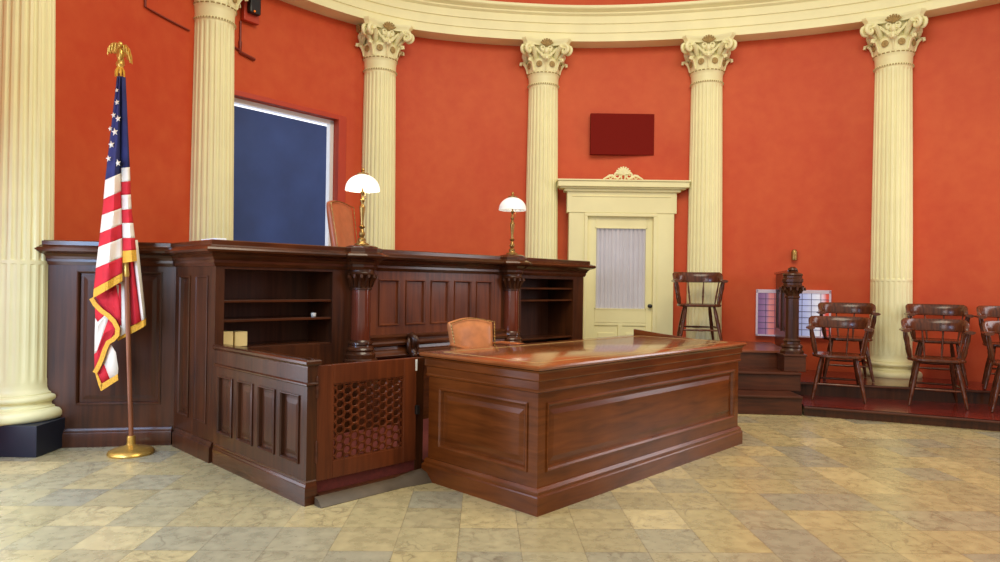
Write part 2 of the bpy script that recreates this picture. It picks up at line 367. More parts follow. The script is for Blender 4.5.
def capital_parts(root):
    mb = MB()
    # bell with two collars
    mb.lathe([(.2,ZC0-.02),(.212,ZC0-.012),(.216,ZC0),(.212,ZC0+.012),(.205,ZC0+.018),(.208,ZC0+.1),(.212,ZC0+.13),(.22,ZC0+.14),(.222,ZC0+.152),(.22,ZC0+.165),(.216,ZC0+.172),(.222,ZC0+.25),(.236,ZC0+.31),(.232,ZC0+.33),(.205,ZC0+.35),(.21,ZC0+.44),(.235,ZC0+.49),(.24,ZC0+.5)], 40)
    # ring of leaves whose tips roll out
    for k in range(8):
        a = k*PI/4; e = Vector((math.cos(a), math.sin(a), 0)); s = Vector((-e.y, e.x, 0))
        vs = []; fs = []
        for z, r, wd in ((.17,.222,.05),(.23,.228,.046),(.28,.244,.05),(.315,.272,.05),(.325,.298,.042),(.31,.318,.03),(.285,.315,.02)):
            for u in (-1,-.5,0,.5,1): vs.append(e*(r-.012*u*u) + s*wd*u + Vector((0,0,ZC0+z)))
        for j in range(6):
            for i in range(4): fs.append((j*5+i, j*5+i+1, (j+1)*5+i+1, (j+1)*5+i))
        mb.add(vs, fs)
        mb.tube([e*r + Vector((0,0,ZC0+z)) for r, z in ((.226,.18),(.238,.24),(.258,.29),(.29,.325),(.318,.32),(.326,.29))], [.01,.013,.017,.022,.022,.016], 6)
    # corner volutes
    for k in range(4):
        a = PI/4 + k*PI/2; e = Vector((math.cos(a), math.sin(a), 0)); s = Vector((-e.y, e.x, 0)); up = Vector((0,0,1))
        stem = [e*r + up*(ZC0+z) for r, z in ((.2,.33),(.225,.36),(.26,.40),(.31,.45),(.36,.475))]
        for off in (-.03, .03):
            mb.tube([p + s*off*(.6+.5*i) for i, p in enumerate(stem)], [.03,.034,.036,.034,.03], 8)
            mb.tube(spiral(e*.385 + s*off*1.3 + up*(ZC0+.43), e, up, .062, 1.7, 20, PI*.62, -1, .86), [.026-.014*i/20 for i in range(21)], 8)
        mb.ball(e*.388 + up*(ZC0+.43), .03, 10)
        # scroll ornament on each face
        b = k*PI/2; f = Vector((math.cos(b), math.sin(b), 0)); t = Vector((-f.y, f.x, 0))
        for sg in (-1, 1):
            mb.tube(spiral(f*.27 + t*sg*.045 + up*(ZC0+.46), t*sg, up, .04, 1.5, 16, PI, 1, .8), [.015-.006*i/16 for i in range(17)], 6)
            mb.tube(spiral(f*.262 + t*sg*.04 + up*(ZC0+.385), t*sg, up, .036, 1.4, 14, -PI/2, 1, .8), [.014-.006*i/14 for i in range(15)], 6)
            mb.tube([f*.235+t*sg*.015+up*(ZC0+.34), f*.25+t*sg*.09+up*(ZC0+.4), f*.25+t*sg*.15+up*(ZC0+.47)], [.012,.018,.014], 6)
        mb.ball(f*.275 + up*(ZC0+.42), .034, 10, (1,1,1.5)); mb.tube([f*.245+up*(ZC0+.335)-t*.05, f*.272+up*(ZC0+.37), f*.245+up*(ZC0+.335)+t*.05],[.014,.024,.014],6)
        for sg in (-1,1): mb.ball(f*.27+t*sg*.055+up*(ZC0+.425), .024, 8)
        mb.ball(f*.25 + up*(ZC0+.345), .032, 10, (1,1,.8))
    # abacus with hollow sides
    poly = []
    for k in range(4):
        a0 = PI/4 + k*PI/2; e = Vector((math.cos(a0), math.sin(a0))); s = Vector((-e.y, e.x))
        c0 = e*.44 + s*.035
        e2 = Vector((-e.y, e.x)); c1 = e2*.44 - Vector((-e2.y, e2.x))*.035
        mid = (e+e2).normalized()
        poly.append(e*.44 - s*.035)
        for q in range(0, 9):
            u = q/8; p = c0.lerp(c1, u); poly.append(p - mid*.075*math.sin(PI*u))
    n = len(poly)
    lv = [(.93,ZC0+.5),(.93,ZC0+.525),(.98,ZC0+.545),(1.0,ZC0+.56),(1.0,ZC0+.582)]
    vs = [v3(p*k, z) for k, z in lv for p in poly]; fs = []
    for j in range(len(lv)-1):
        for i in range(n): fs.append((j*n+i, j*n+(i+1)%n, (j+1)*n+(i+1)%n, (j+1)*n+i))
    fs += [tuple(range(n))[::-1], tuple((len(lv)-1)*n+i for i in range(n))]
    mb.add(vs, fs)
    cap = mb.build('capital', M['cream'], root, smooth=50)
    # darker gilt details: rosettes, fan fleurons, beaded collars
    for k in range(8):
        a = PI/8+k*PI/4; e = Vector((math.cos(a), math.sin(a), 0)); c = e*.226 + Vector((0,0,ZC0+.262))
        r = MB(); r.lathe([(.042,0),(.042,.010),(.03,.016),(.012,.012),(.006,.018),(.001,.019)], 14, c, e); tag(r.build('rosette', M['gild'], cap, smooth=50), 'dull gilt rosette')
    for k in range(4):
        b = k*PI/2; f = Vector((math.cos(b), math.sin(b), 0)); t = Vector((-f.y, f.x, 0)); up = Vector((0,0,1))
        r = MB()
        for j in range(7):
            an = R(-66+22*j); dr = (t*math.sin(an) + up*math.cos(an))
            r.tube([f*.275+up*(ZC0+.485), f*.30+up*(ZC0+.485)+dr*.05, f*.315+up*(ZC0+.485)+dr*.09], [.006,.015,.012], 6)
        tag(r.build('fleuron', M['gild'], cap, smooth=60), 'dull gilt fan ornament')
    r = MB()
    for k in range(44):
        a = 2*PI*k/44; r.ball((.214*math.cos(a), .214*math.sin(a), ZC0), .011, 6)
    for k in range(26):
        a = 2*PI*k/26; e = Vector((math.cos(a), math.sin(a), 0)); s = Vector((-e.y,e.x,0))
        r.tube([e*.221+s*-.018+Vector((0,0,ZC0+.152)), e*.225+Vector((0,0,ZC0+.152)), e*.221+s*.018+Vector((0,0,ZC0+.152))], .008, 5)
    tag(r.build('beaded_collar', M['gilddk'], cap), 'dull beaded collar')
def base_mesh():
    mb = MB()
    pr = [(.2,.225),(.31,.225)]
    pr += [(.305+.035*math.cos(t), .27+.043*math.sin(t)) for t in [R(-90+20*k) for k in range(10)]]
    pr += [(.29,.318),(.29,.328),(.272,.336),(.266,.352),(.272,.366)]
    pr += [(.272+.024*math.cos(t), .392+.024*math.sin(t)) for t in [R(-90+22*k) for k in range(9)]]
    pr += [(.262,.42),(.262,.43),(.245,.44),(.235,.465),(.232,.5),(.2,.5)]
    return mb.lathe(pr, 48)
LB = ['cream fluted column at the far left behind the flag, on a navy square block',
      'cream fluted column between the flag and the dark blue window blind',
      'cream fluted column just right of the dark blue window, behind the left lamp',
      'cream fluted column left of the cream door, beyond the right lamp',
      'cream fluted column right of the cream door, behind the lone chair',
      'cream fluted column on the red platform behind the rows of chairs']
proto = None
for i in range(6):
    c = CP[i+2]; nn = normal_at(i+2); rz = math.atan2(nn.y, nn.x)
    if proto is None:
        proto = thing('fluted_column', (0,0,0))
        shaft_mesh(.49, 4.06, .232, .203).build('shaft', M['cream'], proto, smooth=24)
        base_mesh().build('base', M['cream'], proto, smooth=40)
        capital_parts(proto)
        o = proto
    else: o = copy_tree(proto)
    o.location = (c[0], c[1], 0 if i < 4 else 0); o.rotation_euler = (0,0,rz)
    tag(o, LB[i], 'column', 'columns around the curved wall')
for i in range(6):
    if i in (5,): continue
    c = CP[i+2]; r = [o for o in bpy.data.objects if o.parent is None and o.get('label') == LB[i]][0]
    a = -r.rotation_euler.z; q = .345 if i else .36; mb = MB(); 
    pts = [Vector((x*math.cos(a)-y*math.sin(a), x*math.sin(a)+y*math.cos(a))) for x, y in ((-q,-(q if i else .29)),(q,-(q if i else .29)),(q,q),(-q,q))]
    mb.prism([Vector(p)+Vector(c) for p in [Vector((math.cos(r.rotation_euler.z)*p.x - math.sin(r.rotation_euler.z)*p.y, math.sin(r.rotation_euler.z)*p.x + math.cos(r.rotation_euler.z)*p.y)) for p in pts]], 0, .228)
    o = mb.build('plinth', M['navy'], None, bevel=.004)
    for vv in o.data.vertices:
        p = vv.co - Vector((c[0],c[1],0)); vv.co = (p.x*math.cos(a)-p.y*math.sin(a), p.x*math.sin(a)+p.y*math.cos(a), p.z)
    o.parent = r; tag(o, 'navy square plinth block')

# ------------------------------------------------------------------ window with blue blind
A_, B_ = Vector(WALL[W0]), Vector(WALL[W1]); t_ = (B_-A_).normalized(); n_ = Vector((-t_.y, t_.x)); WL = (B_-A_).length
win = thing('window_1', v3(A_, WZ0), kind='structure')
def wq(name, s0, s1, z0, z1, d0, d1, m, par=win, bev=0):
    mb = MB(); mb.para(v3(A_+t_*s0+n_*d0, z0), v3(t_*(s1-s0),0), v3(n_*(d1-d0),0), (0,0,z1-z0)); return mb.build(name, m, par, bevel=bev)
wq('pane', -.05, WL+.05, WZ0, WZ1, .17, .18, M['daylight'])
fr = MB()
for s0,s1,z0,z1 in ((0,.05,WZ0,WZ1),(WL-.05,WL,WZ0,WZ1),(0,WL,WZ1-.05,WZ1),(0,WL,WZ0,WZ0+.05)):
    fr.para(v3(A_+t_*s0+n_*.08, z0), v3(t_*(s1-s0),0), v3(n_*.08,0), (0,0,z1-z0))
fr.build('frame', M['white'], win)
wq('blind', .06, WL-.09, WZ0, WZ1-.085, .1, .105, M['blind'])
cs = MB()
for s0,s1,z0,z1,dd in ((WL,WL+.12,WZ0,WZ1+.06,.03),(-.1,WL,WZ1,WZ1+.06,.03),(-.1,0,WZ0,WZ1+.06,.03)):
    cs.para(v3(A_+t_*s0-n_*dd, z0), v3(t_*(s1-s0),0), v3(n_*(dd+.04),0), (0,0,z1-z0))
cs.build('casing', M['redwood'], win, bevel=.006)

# ------------------------------------------------------------------ door
door = thing('door_1', (1.64,9.36,0), kind='structure')
YD = 9.27
mb = MB()
def dbx(m, x0,x1,z0,z1,y0,y1=YD+.14): m.box(x0,x1,y0,y1,z0,z1)
dbx(mb,.93,1.16,0,2.3,YD); dbx(mb,2.12,2.365,0,2.3,YD)                    # jambs
dbx(mb,.90,2.395,2.298,2.62,YD-.012)                                       # frieze with ears
dbx(mb,1.14,1.185,0,2.249,YD-.022); dbx(mb,2.08,2.13,0,2.249,YD-.022); dbx(mb,1.14,2.13,2.25,2.296,YD-.022)
dbx(mb,.97,2.32,2.515,2.53,YD-.022)
mb.build('casing', M['cream'], door, bevel=.006)
mb = MB()
for x0,x1,z0,z1,d in ((.86,2.44,2.585,2.62,.05),(.80,2.5,2.62,2.64,.09),(.765,2.535,2.64,2.715,.13),(.75,2.55,2.715,2.735,.15)): dbx(mb,x0,x1,z0,z1,YD-d)
mb.build('cornice', M['cream'], door, bevel=.005)
# shell and scroll ornament on the cornice
mb = MB(); c = Vector((1.645, YD-.09, 2.735)); X = Vector((1,0,0)); Z = Vector((0,0,1))
for j in range(9):
    an = R(-80+20*j); dr = X*math.sin(an)+Z*math.cos(an)
    mb.tube([c+Z*.07, c+Z*.075+dr*.06-Vector((0,.012,0)), c+Z*.075+dr*.105], [.008,.018,.012], 8)
for sg in (-1,1):
    mb.tube(spiral(c+X*sg*.075+Z*.055, X*sg, Z, .055, 1.4, 20, PI*.9, -1, .75), [.017-.008*k/20 for k in range(21)], 8)
    mb.tube([c+X*sg*x+Z*z for x,z in ((.11,.02),(.15,.06),(.19,.05),(.23,.03),(.27,.012))], [.012,.02,.018,.014,.006], 8)
    mb.tube(spiral(c+X*sg*.175+Z*.035, X*sg, Z, .035, 1.2, 14, 0, 1, .7), [.012-.006*k/14 for k in range(15)], 6)
    mb.tube([c+X*sg*.02+Z*.0, c+X*sg*.03+Z*.05, c+X*sg*.01+Z*.09], [.012,.014,.008], 6)
mb.build('shell_ornament', M['cream'], door, smooth=60)
leaf = MB(); y0 = YD+.04
for x0,x1,z0,z1 in ((1.16,1.30,0,2.26),(2.0,2.12,0,2.26),(1.3,2.0,2.1,2.26),(1.3,2.0,.80,.985),(1.3,2.0,0,.22),(1.62,1.68,.22,.80)): leaf.box(x0,x1,y0,y0+.045,z0,z1)
for x0,x1 in ((1.3,1.62),(1.68,2.0)):
    leaf.box(x0,x1,y0+.02,y0+.04,.22,.8); leaf.box(x0+.05,x1-.05,y0+.006,y0+.03,.27,.66)
    leaf.box(x0,x1,y0+.004,y0+.03,.76,.8)
lf = leaf.build('door_leaf', M['cream'], door, bevel=.004)
b = MB()
for x0,x1,z0,z1 in ((1.295,1.31,.985,2.1),(1.99,2.005,.985,2.1),(1.295,2.005,2.09,2.105),(1.295,2.005,.98,.995)): b.box(x0,x1,y0-.006,y0+.03,z0,z1)
b.build('glazing_bead', M['cream'], lf)
cu = MB(); n = 120
vs = []; 
for j in range(2):
    for k in range(n+1):
        u = k/n; w = .012*math.sin(u*2*PI*11+1.5*math.sin(u*9)+.4*j) + .006*math.sin(u*2*PI*23+j)
        vs.append((1.3+.7*u, y0+.03+w, 2.1-1.11*j))
cu.add(vs, [(k,k+1,n+2+k,n+1+k) for k in range(n)]); cu.build('curtain', M['curtain'], door, smooth=80)
k = MB(); k.lathe([(.026,0),(.026,.006),(.01,.01),(.01,.03),(.024,.038),(.028,.05),(.02,.06),(.001,.064)], 16, (2.05,y0,1.035), (0,-1,0))
k.build('door_knob', M['black'], lf, smooth=50)

# dark red panel above the door
mb = MB(); mb.box(1.225,2.105,9.40,9.47,3.12,3.69)
tag(mb.build('wall_panel', M['plaque'], bevel=.004), 'dark red rectangular panel on the wall above the cream door', 'wall panel')

# low leaded window on the right wall
def wall_pt(x):
    for i in range(len(WALL)-1):
        a, b = WALL[i], WALL[i+1]
        if a.x <= x <= b.x and a.y > 5: return a.lerp(b, (x-a.x)/(b.x-a.x))
a, b = wall_pt(3.44), wall_pt(4.27); tt = (b-a).normalized(); nn = Vector((tt.y,-tt.x)); L_ = (b-a).length; a = a+nn*.05
lw = thing('window_2', v3(a,.68), kind='structure')
def lq(name, s0,s1,z0,z1,d0,d1,m,par=lw):
    mb = MB(); mb.para(v3(a+tt*s0+nn*d0,z0), v3(tt*(s1-s0),0), v3(nn*(d1-d0),0), (0,0,z1-z0)); return mb.build(name,m,par)
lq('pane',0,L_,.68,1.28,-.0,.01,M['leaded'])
mb = MB()
for s0,s1,z0,z1 in ((-.01,L_+.01,1.24,1.285),(-.01,L_+.01,.67,.69),(-.01,.015,.67,1.28),(L_-.015,L_+.01,.67,1.28)): mb.para(v3(a+tt*s0,z0), v3(tt*(s1-s0),0), v3(nn*.02,0), (0,0,z1-z0))
mb.build('frame', plain('lilac_white_frame',(222,206,226),.3,var=.05), lw)
mb = MB()
for j in range(1,8): mb.para(v3(a+tt*L_*j/8-tt*.003,.69), v3(tt*.006,0), v3(nn*.016,0), (0,0,.55))
for j in range(1,7): mb.para(v3(a,.69+.55*j/7-.003), v3(tt*L_,0), v3(nn*.016,0), (0,0,.006))
mb.build('lead_bars', plain('lead',(84,70,110),.5), lw)
# brass cover on the wall
p = wall_pt(3.87)
th = thing('wall_bell', v3(p,1.67), 'small brass cylinder fixed to the red wall above the stair post', 'wall fitting')
mb = MB(); q = p+nn*.05; mb.lathe([(.02,1.67),(.035,1.675),(.037,1.7),(.037,1.78),(.03,1.8),(.02,1.812),(.001,1.815)],18,v3(q,0)); mb.build('cover', M['brass'], th, smooth=40)
mb = MB(); mb.para(v3(p-tt*.02,1.7), v3(tt*.04,0), v3(nn*.05,0), (0,0,.07)); mb.build('bracket', M['brass'], th)

# conduit and alarm light high on the wall by the second column
def wl(i, off): 
    return offset(AXIS, off)[i]
i2 = 3*NS
mb = MB(); pth = [v3(wl(k,.045), 3.93 - (k-(i2-9))*.006) for k in range(i2-9, i2-2)]
mb.tube([pth[0]+Vector((0,0,.6))]+pth, .011, 6)
tag(mb.build('conduit', M['conduit']), 'thin dark red pipe on the wall, bending left of the second column', 'pipe')
mb = MB(); k0 = i2+3; P_ = lambda k,z,o=.04: v3(wl(k,o),z)
mb.tube([P_(i2+3,3.90),P_(i2+4,3.88)],.011,6); mb.tube([P_(i2+4,3.98),P_(i2+4,3.86),P_(i2+6,3.83)],.02,6); mb.tube([P_(i2+4,4.21),P_(i2+4,3.98)],.011,6)
tag(mb.build('conduit', M['conduit']), 'dark red stepped pipe right of the second column, above the blue window', 'pipe')
al = thing('alarm_light', P_(i2+5,4.24), 'small black alarm light on a red wall bracket beside the second column', 'alarm light')
p = wl(i2+5,.04); t = (wl(i2+6,.04)-wl(i2+4,.04)).normalized(); n = Vector((t.y,-t.x))
mb = MB(); mb.para(v3(p-t*.09,4.22), v3(t*.2,0), v3(n*.06,0), (0,0,.35)); mb.build('bracket', M['redwood'], al, bevel=.008)
mb = MB(); mb.para(v3(p-t*.06+n*.06,4.3), v3(t*.14,0), v3(n*.07,0), (0,0,.25)); mb.build('lamp_housing', M['black'], al, bevel=.015)
mb = MB(); mb.ball(v3(p-t*.01+n*.135,4.32),.012,8); tag(mb.build('indicator', plain('amber',(230,120,30),.4,emit=.6), al, smooth=60),'amber indicator dot')

# ------------------------------------------------------------------ joinery helpers
def facade(mb, A, Bp, z0, z1, panels, depth=.016, back=.06):
    """face from A to Bp (room side on the right of travel when side faces camera) with recessed rectangles"""
    A, Bp = Vector(A[:2]), Vector(Bp[:2]); t = (Bp-A).normalized(); L = (Bp-A).length; n = Vector((t.y,-t.x))
    us = sorted({0, L} | {p[0] for p in panels} | {p[1] for p in panels}); zs = sorted({z0, z1} | {p[2] for p in panels} | {p[3] for p in panels})
    P = lambda u, z, d: v3(A+t*u+n*d, z)
    for i in range(len(us)-1):
        for j in range(len(zs)-1):
            um, zm = (us[i]+us[i+1])/2, (zs[j]+zs[j+1])/2
            if any(p[0] < um < p[1] and p[2] < zm < p[3] for p in panels): continue
            mb.add([P(us[i],zs[j],0),P(us[i+1],zs[j],0),P(us[i+1],zs[j+1],0),P(us[i],zs[j+1],0)],[(0,1,2,3)])
    for p in panels:
        c = [(p[0],p[2]),(p[1],p[2]),(p[1],p[3]),(p[0],p[3])]
        for k in range(4):
            a, b = c[k], c[(k+1)%4]
            mb.add([P(*a,0),P(*b,0),P(*b,-depth-.012),P(*a,-depth-.012)],[(0,1,2,3)])
    return A, t, n
def panel_part(A, t, n, p, m, parent, depth=.016, field=True, bead=.018, name='panel'):
    """recessed plate, bead moulding around it and a raised field, as one part"""
    mb = MB(); u0,u1,z0,z1 = p
    P = lambda u, z, d: v3(A+t*u+n*d, z)
    mb.add([P(u0,z0,-depth),P(u1,z0,-depth),P(u1,z1,-depth),P(u0,z1,-depth)],[(0,1,2,3)])
    # bead ring
    rings = [(0,-depth),(0,.008),(bead*.5,.010),(bead,.002),(bead*1.3,-depth)]
    vs = []; 
    for o, d in rings:
        for u, z in ((u0+o,z0+o),(u1-o,z0+o),(u1-o,z1-o),(u0+o,z1-o)): vs.append(P(u,z,d))
    fs = [(r*4+k, r*4+(k+1)%4, (r+1)*4+(k+1)%4, (r+1)*4+k) for r in range(len(rings)-1) for k in range(4)]
    mb.add(vs, fs)
    if field:
        o1 = bead*1.3+min(.02,(u1-u0)*.08); o2 = o1+min(.03,(u1-u0)*.12)
        if u1-u0 > 2.4*o2 and z1-z0 > 2.4*o2:
            vs = [P(u,z,d) for o,d in ((o1,-depth+.0005),(o2,-depth+.008)) for u,z in ((u0+o,z0+o),(u1-o,z0+o),(u1-o,z1-o),(u0+o,z1-o))]
            mb.add(vs, [(0,1,5,4),(1,2,6,5),(2,3,7,6),(3,0,4,7),(4,5,6,7)])
    return mb.build(name, m, parent)

I_ = (-2.57,5.392); C_ = (-2.035,4.866); K_ = (-1.111,3.955); WA = (-3.475,5.227)
vb = Vector((math.cos(R(46.5)), math.sin(R(46.5)))); D_ = tuple(Vector(C_)+vb*4.39)
vg = Vector((math.cos(R(45.5)), math.sin(R(45.5)))); ug = Vector((math.cos(R(-44.6)), math.sin(R(-44.6))))
CORN = [(-.02,1.40),(.012,1.405),(.022,1.43),(.022,1.45),(.03,1.452),(.036,1.47),(.055,1.49),(.085,1.5),(.1,1.508),(.106,1.522),(.1,1.536),(.08,1.543),(.06,1.552),(.055,1.556),(.055,1.586),(.045,1.592),(-.02,1.592)]
BASEP = [(-.02,0),(.03,0),(.03,.10),(.026,.112),(.018,.118),(.016,.13),(.008,.142),(-.02,.146)]

# wainscot behind the flag
ws = thing('wood_wainscot', v3(WA,0), 'dark oak panelled wainscot behind the flag, joining the left column to the bench', 'wood panelling')
Lw = dist(WA, I_)
mb = MB(); pans = [(.205,Lw-.10,.32,1.365)]
A, t, n = facade(mb, WA, I_, .0, 1.42, pans)
mb.para(v3(A-n*.06,0), v3(t*Lw,0), v3(n*.03,0), (0,0,1.42)); mb.para(v3(A-n*.06,0), v3(t*.003,0), v3(n*.06,0),(0,0,1.42))
mb.build('stile_frame', M['wood'], ws)
panel_part(A,t,n,pans[0],M['wood'],ws)
mb = MB(); mb.sweep([Vector(WA)-t*.05, Vector(I_)-t*.02], [(d-(.04 if d<0 else 0),z) for d,z in CORN], 1); mb.build('cornice', M['woodh'], ws, smooth=16)
mb = MB(); mb.sweep([Vector(WA), Vector(I_)-t*.01], BASEP, 1); mb.build('base_moulding', M['wood'], ws, smooth=30)

# ------------------------------------------------------------------ judge's bench
jb = thing('judge_bench', v3(C_,0), 'long dark oak judge bench with bookcases and panelled centre below two lamps', 'bench')
# side face
Ls = dist(I_, C_); mb = MB(); sp = [(.09,.30,.255,1.335),(.41,.63,.255,1.335)]
A, t, n = facade(mb, I_, C_, 0, 1.41, sp)
mb.build('side_frame', M['wood'], jb)
for p in sp: panel_part(A,t,n,p,M['wood'],jb)
mb = MB(); mb.sweep([Vector(I_)+t*.06, Vector(C_)], BASEP, 1); mb.build('base_moulding', M['wood'], jb, smooth=30)
# front: bookcases left and right, panelled centre
F = Vector(C_); nf = Vector((vb.y,-vb.x))
FP = lambda u, z, d=0: v3(F+vb*u+nf*d, z)
def fbox(mb, u0,u1,z0,z1,d0,d1): mb.para(FP(u0,z0,d0), v3(vb*(u1-u0),0), v3(nf*(d1-d0),0), (0,0,z1-z0))
DB = .40
for ua,ub,u0,u1,zt,zb,shelves in ((0,1.33,.065,.965,1.385,.8,(1.14,.997,.79)),(2.98,4.39,3.285,4.195,1.37,.6,(1.252,1.12,.70))):
    mb = MB()
    # one continuous carcass: front frame with an opening, its reveal and the outer box
    o = [(ua,0),(ub,0),(ub,1.41),(ua,1.41)]; q = [(u0,zb),(u1,zb),(u1,zt),(u0,zt)]
    vs = [FP(u,z,0) for u,z in o]+[FP(u,z,0) for u,z in q]+[FP(u,z,-DB+.02) for u,z in q]+[FP(u,z,-DB) for u,z in o]
    fs = []
    for k in range(4):
        k2=(k+1)%4; fs += [(k,k2,4+k2,4+k),(4+k,4+k2,8+k2,8+k),(k,12+k,12+k2,k2)]
    fs.append((12,13,14,15)); mb.add(vs,fs)
    bc = mb.build('bookcase', M['wood'], jb)
    mb = MB(); fbox(mb,u0,u1,zb,zt,-DB+.015,-DB+.025); mb.build('bookcase_back', M['back_wood'], bc)
    for z in shelves:
        mb = MB(); fbox(mb,u0,u1,z,z+.02,-DB+.02,-.012); mb.build('shelf', M['woodh'], bc, bevel=.003)
mb = MB(); cp = []
for k in range(5): u = 1.43+.296*k; cp.append((u, u+.226, .925, 1.33))
A, t, n = facade(mb, FP(1.33,0), FP(2.98,0), .62, 1.41, [(p[0]-1.33,p[1]-1.33,p[2],p[3]) for p in cp])
mb.add([FP(1.33,.0,-DB),FP(2.98,0,-DB),FP(2.98,1.41,-DB),FP(1.33,1.41,-DB)],[(0,1,2,3)])
mb.build('centre_frame', M['panel'], jb)
for p in cp: panel_part(F,vb,nf,p,M['panel'],jb,bead=.013,field=False)
mb = MB()
fbox(mb,1.331,2.979,0,.66,-DB+.01,-.001)
pr = [(-.02,.655),(.09,.655),(.10,.67),(.09,.70),(.075,.715),(.06,.72),(.055,.745),(.075,.755),(.08,.775),(.07,.79),(.045,.80),(.05,.81),(.055,.83),(.03,.845),(-.02,.85)]
mb.sweep([FP(1.3,0),FP(3.0,0)], pr, 1)
mb.build('ledge_moulding', M['woodh'], jb, smooth=30)
# cornice runs round side, front and far end, breaking out over the two pillars
path = [Vector(I_), F]
for u in (1.225, 3.10): path += [F+vb*(u-.11), F+vb*(u-.105)+nf*.075, F+vb*(u-.045)+nf*.11, F+vb*(u+.045)+nf*.11, F+vb*(u+.105)+nf*.075, F+vb*(u+.11)]
path += [Vector(D_), Vector(D_)-nf*DB]
mb = MB(); mb.sweep(path, CORN, 1)
mb.build('cornice', M['woodh'], jb, smooth=16)
mb = MB(); mb.prism([Vector(I_), F, Vector(D_), Vector(D_)-nf*DB, F+vb*.3-nf*DB, Vector(I_)+vb*.2], 1.57, 1.59); mb.build('bench_top', M['woodh'], jb)
for u in (1.225, 3.10):
    c = F+vb*u+nf*.03
    pl = MB(); pl.lathe([(.083,.80),(.082,1.25)], 28, v3(c,0)); po = pl.build('pillar', wood('pillar_oak',(84,36,22),(110,52,32),.16,.8,1,True), jb, smooth=40)
    q = MB(); q.lathe([(.13,.66),(.13,.70),(.118,.71),(.112,.722),(.118,.738),(.112,.752),(.096,.762),(.092,.775),(.102,.785),(.1,.80),(.086,.812),(.083,.82)], 28, v3(c,0))
    q.lathe([(.15,.0),(.15,.655),(.14,.665),(.1,.67)], 8, v3(c,0)); q.build('pillar_base', M['woodh'], po, smooth=35)
    q = MB(); q.lathe([(.083,1.24),(.092,1.243),(.092,1.256),(.086,1.26),(.092,1.30),(.1,1.34),(.118,1.36),(.122,1.37),(.112,1.376),(.105,1.39),(.105,1.41)], 28, v3(c,0))
    for k in range(14):
        a = 2*PI*k/14; e = Vector((math.cos(a),math.sin(a),0)); cc = v3(c,0)
        q.tube([cc+e*.09+Vector((0,0,1.265)), cc+e*.1+Vector((0,0,1.31)), cc+e*.118+Vector((0,0,1.345)), cc+e*.134+Vector((0,0,1.357)), cc+e*.136+Vector((0,0,1.34))], [.01,.015,.016,.014,.01], 6)
    q.build('pillar_capital', M['wood'], po, smooth=50)
    q = MB(); q.lathe([(.135,1.585),(.135,1.60),(.118,1.607),(.1,1.612),(.001,1.613)], 10, v3(c,0)); q.build('pillar_cap', M['woodh'], po, smooth=20)
# carved scroll bracket
br = MB(); c = FP(1.725,.735,.085)
br.tube([c+v3(nf*d,z) for d,z in ((-.03,.09),(.02,.1),(.055,.075),(.05,.03),(.02,0),(.03,-.04),(.06,-.06))],[.026,.034,.036,.03,.03,.034,.022],8)
br.tube(spiral(c+v3(nf*.05,.05), v3(nf,0), (0,0,1), .045, 1.2, 14, PI/2, -1, .7), [.02-.008*k/14 for k in range(15)], 6)
for sg in (-1,1):
    br.tube([c+v3(vb*sg*.02,.08), c+v3(vb*sg*.05+nf*.03,.05), c+v3(vb*sg*.045+nf*.03,-.02), c+v3(vb*sg*.02+nf*.03,-.07)],[.014,.022,.02,.012],6)
br.ball(c+v3(nf*.05,-.07),.03,10)
br.build('carved_bracket', M['wood'], jb, smooth=60)

# raised floor behind the bench for the judge's chair
jd = [F-nf*DB+vb*.1, Vector(D_)-nf*DB-vb*.2, Vector(D_)-nf*1.25-vb*.2, F-nf*1.25+vb*.45]
mb = MB(); mb.prism(jd, 0, .75); tag(mb.build('judge_dais', M['step']), 'raised wooden floor behind the judge bench, under the tall leather chair', 'platform')

# objects on the bench shelves and top
for k, (u0,u1,rz,nm) in enumerate(((.075,.165,0,'left'),(.18,.275,0,'right'))):
    mb = MB(); fbox(mb,u0,u1,.812,.812+(.115 if k==0 else .11),-.19,-.06)
    tag(mb.build('card_box', M['shelfbox'], bevel=.004), 'small cream card box on the lowest bench shelf, ' + ('against the left side' if k==0 else 'second from the left side'), 'box', 'cream boxes on the bench shelf')
mb = MB(); c = FP(.855,1.018,-.1); mb.lathe([(.016,0),(.019,.003),(.022,.026),(.021,.03),(.015,.03),(.013,.005),(.001,.004)],16,c); tag(mb.build('paper_cup', M['white'], smooth=40), 'tiny pale cup on the middle bench shelf, near the left pillar', 'cup')
mb = MB(); mb.prism([F+vb*.02-nf*.02-ug*.02, F+vb*.09-nf*.03, F-ug*.2+vb*.16, F-ug*.32+vb*.02], 1.593, 1.608); tag(mb.build('thin_board', M['white'], bevel=.002), 'thin flat white board on the left corner of the bench top', 'papers')  # thin white slab lying on the bench corner

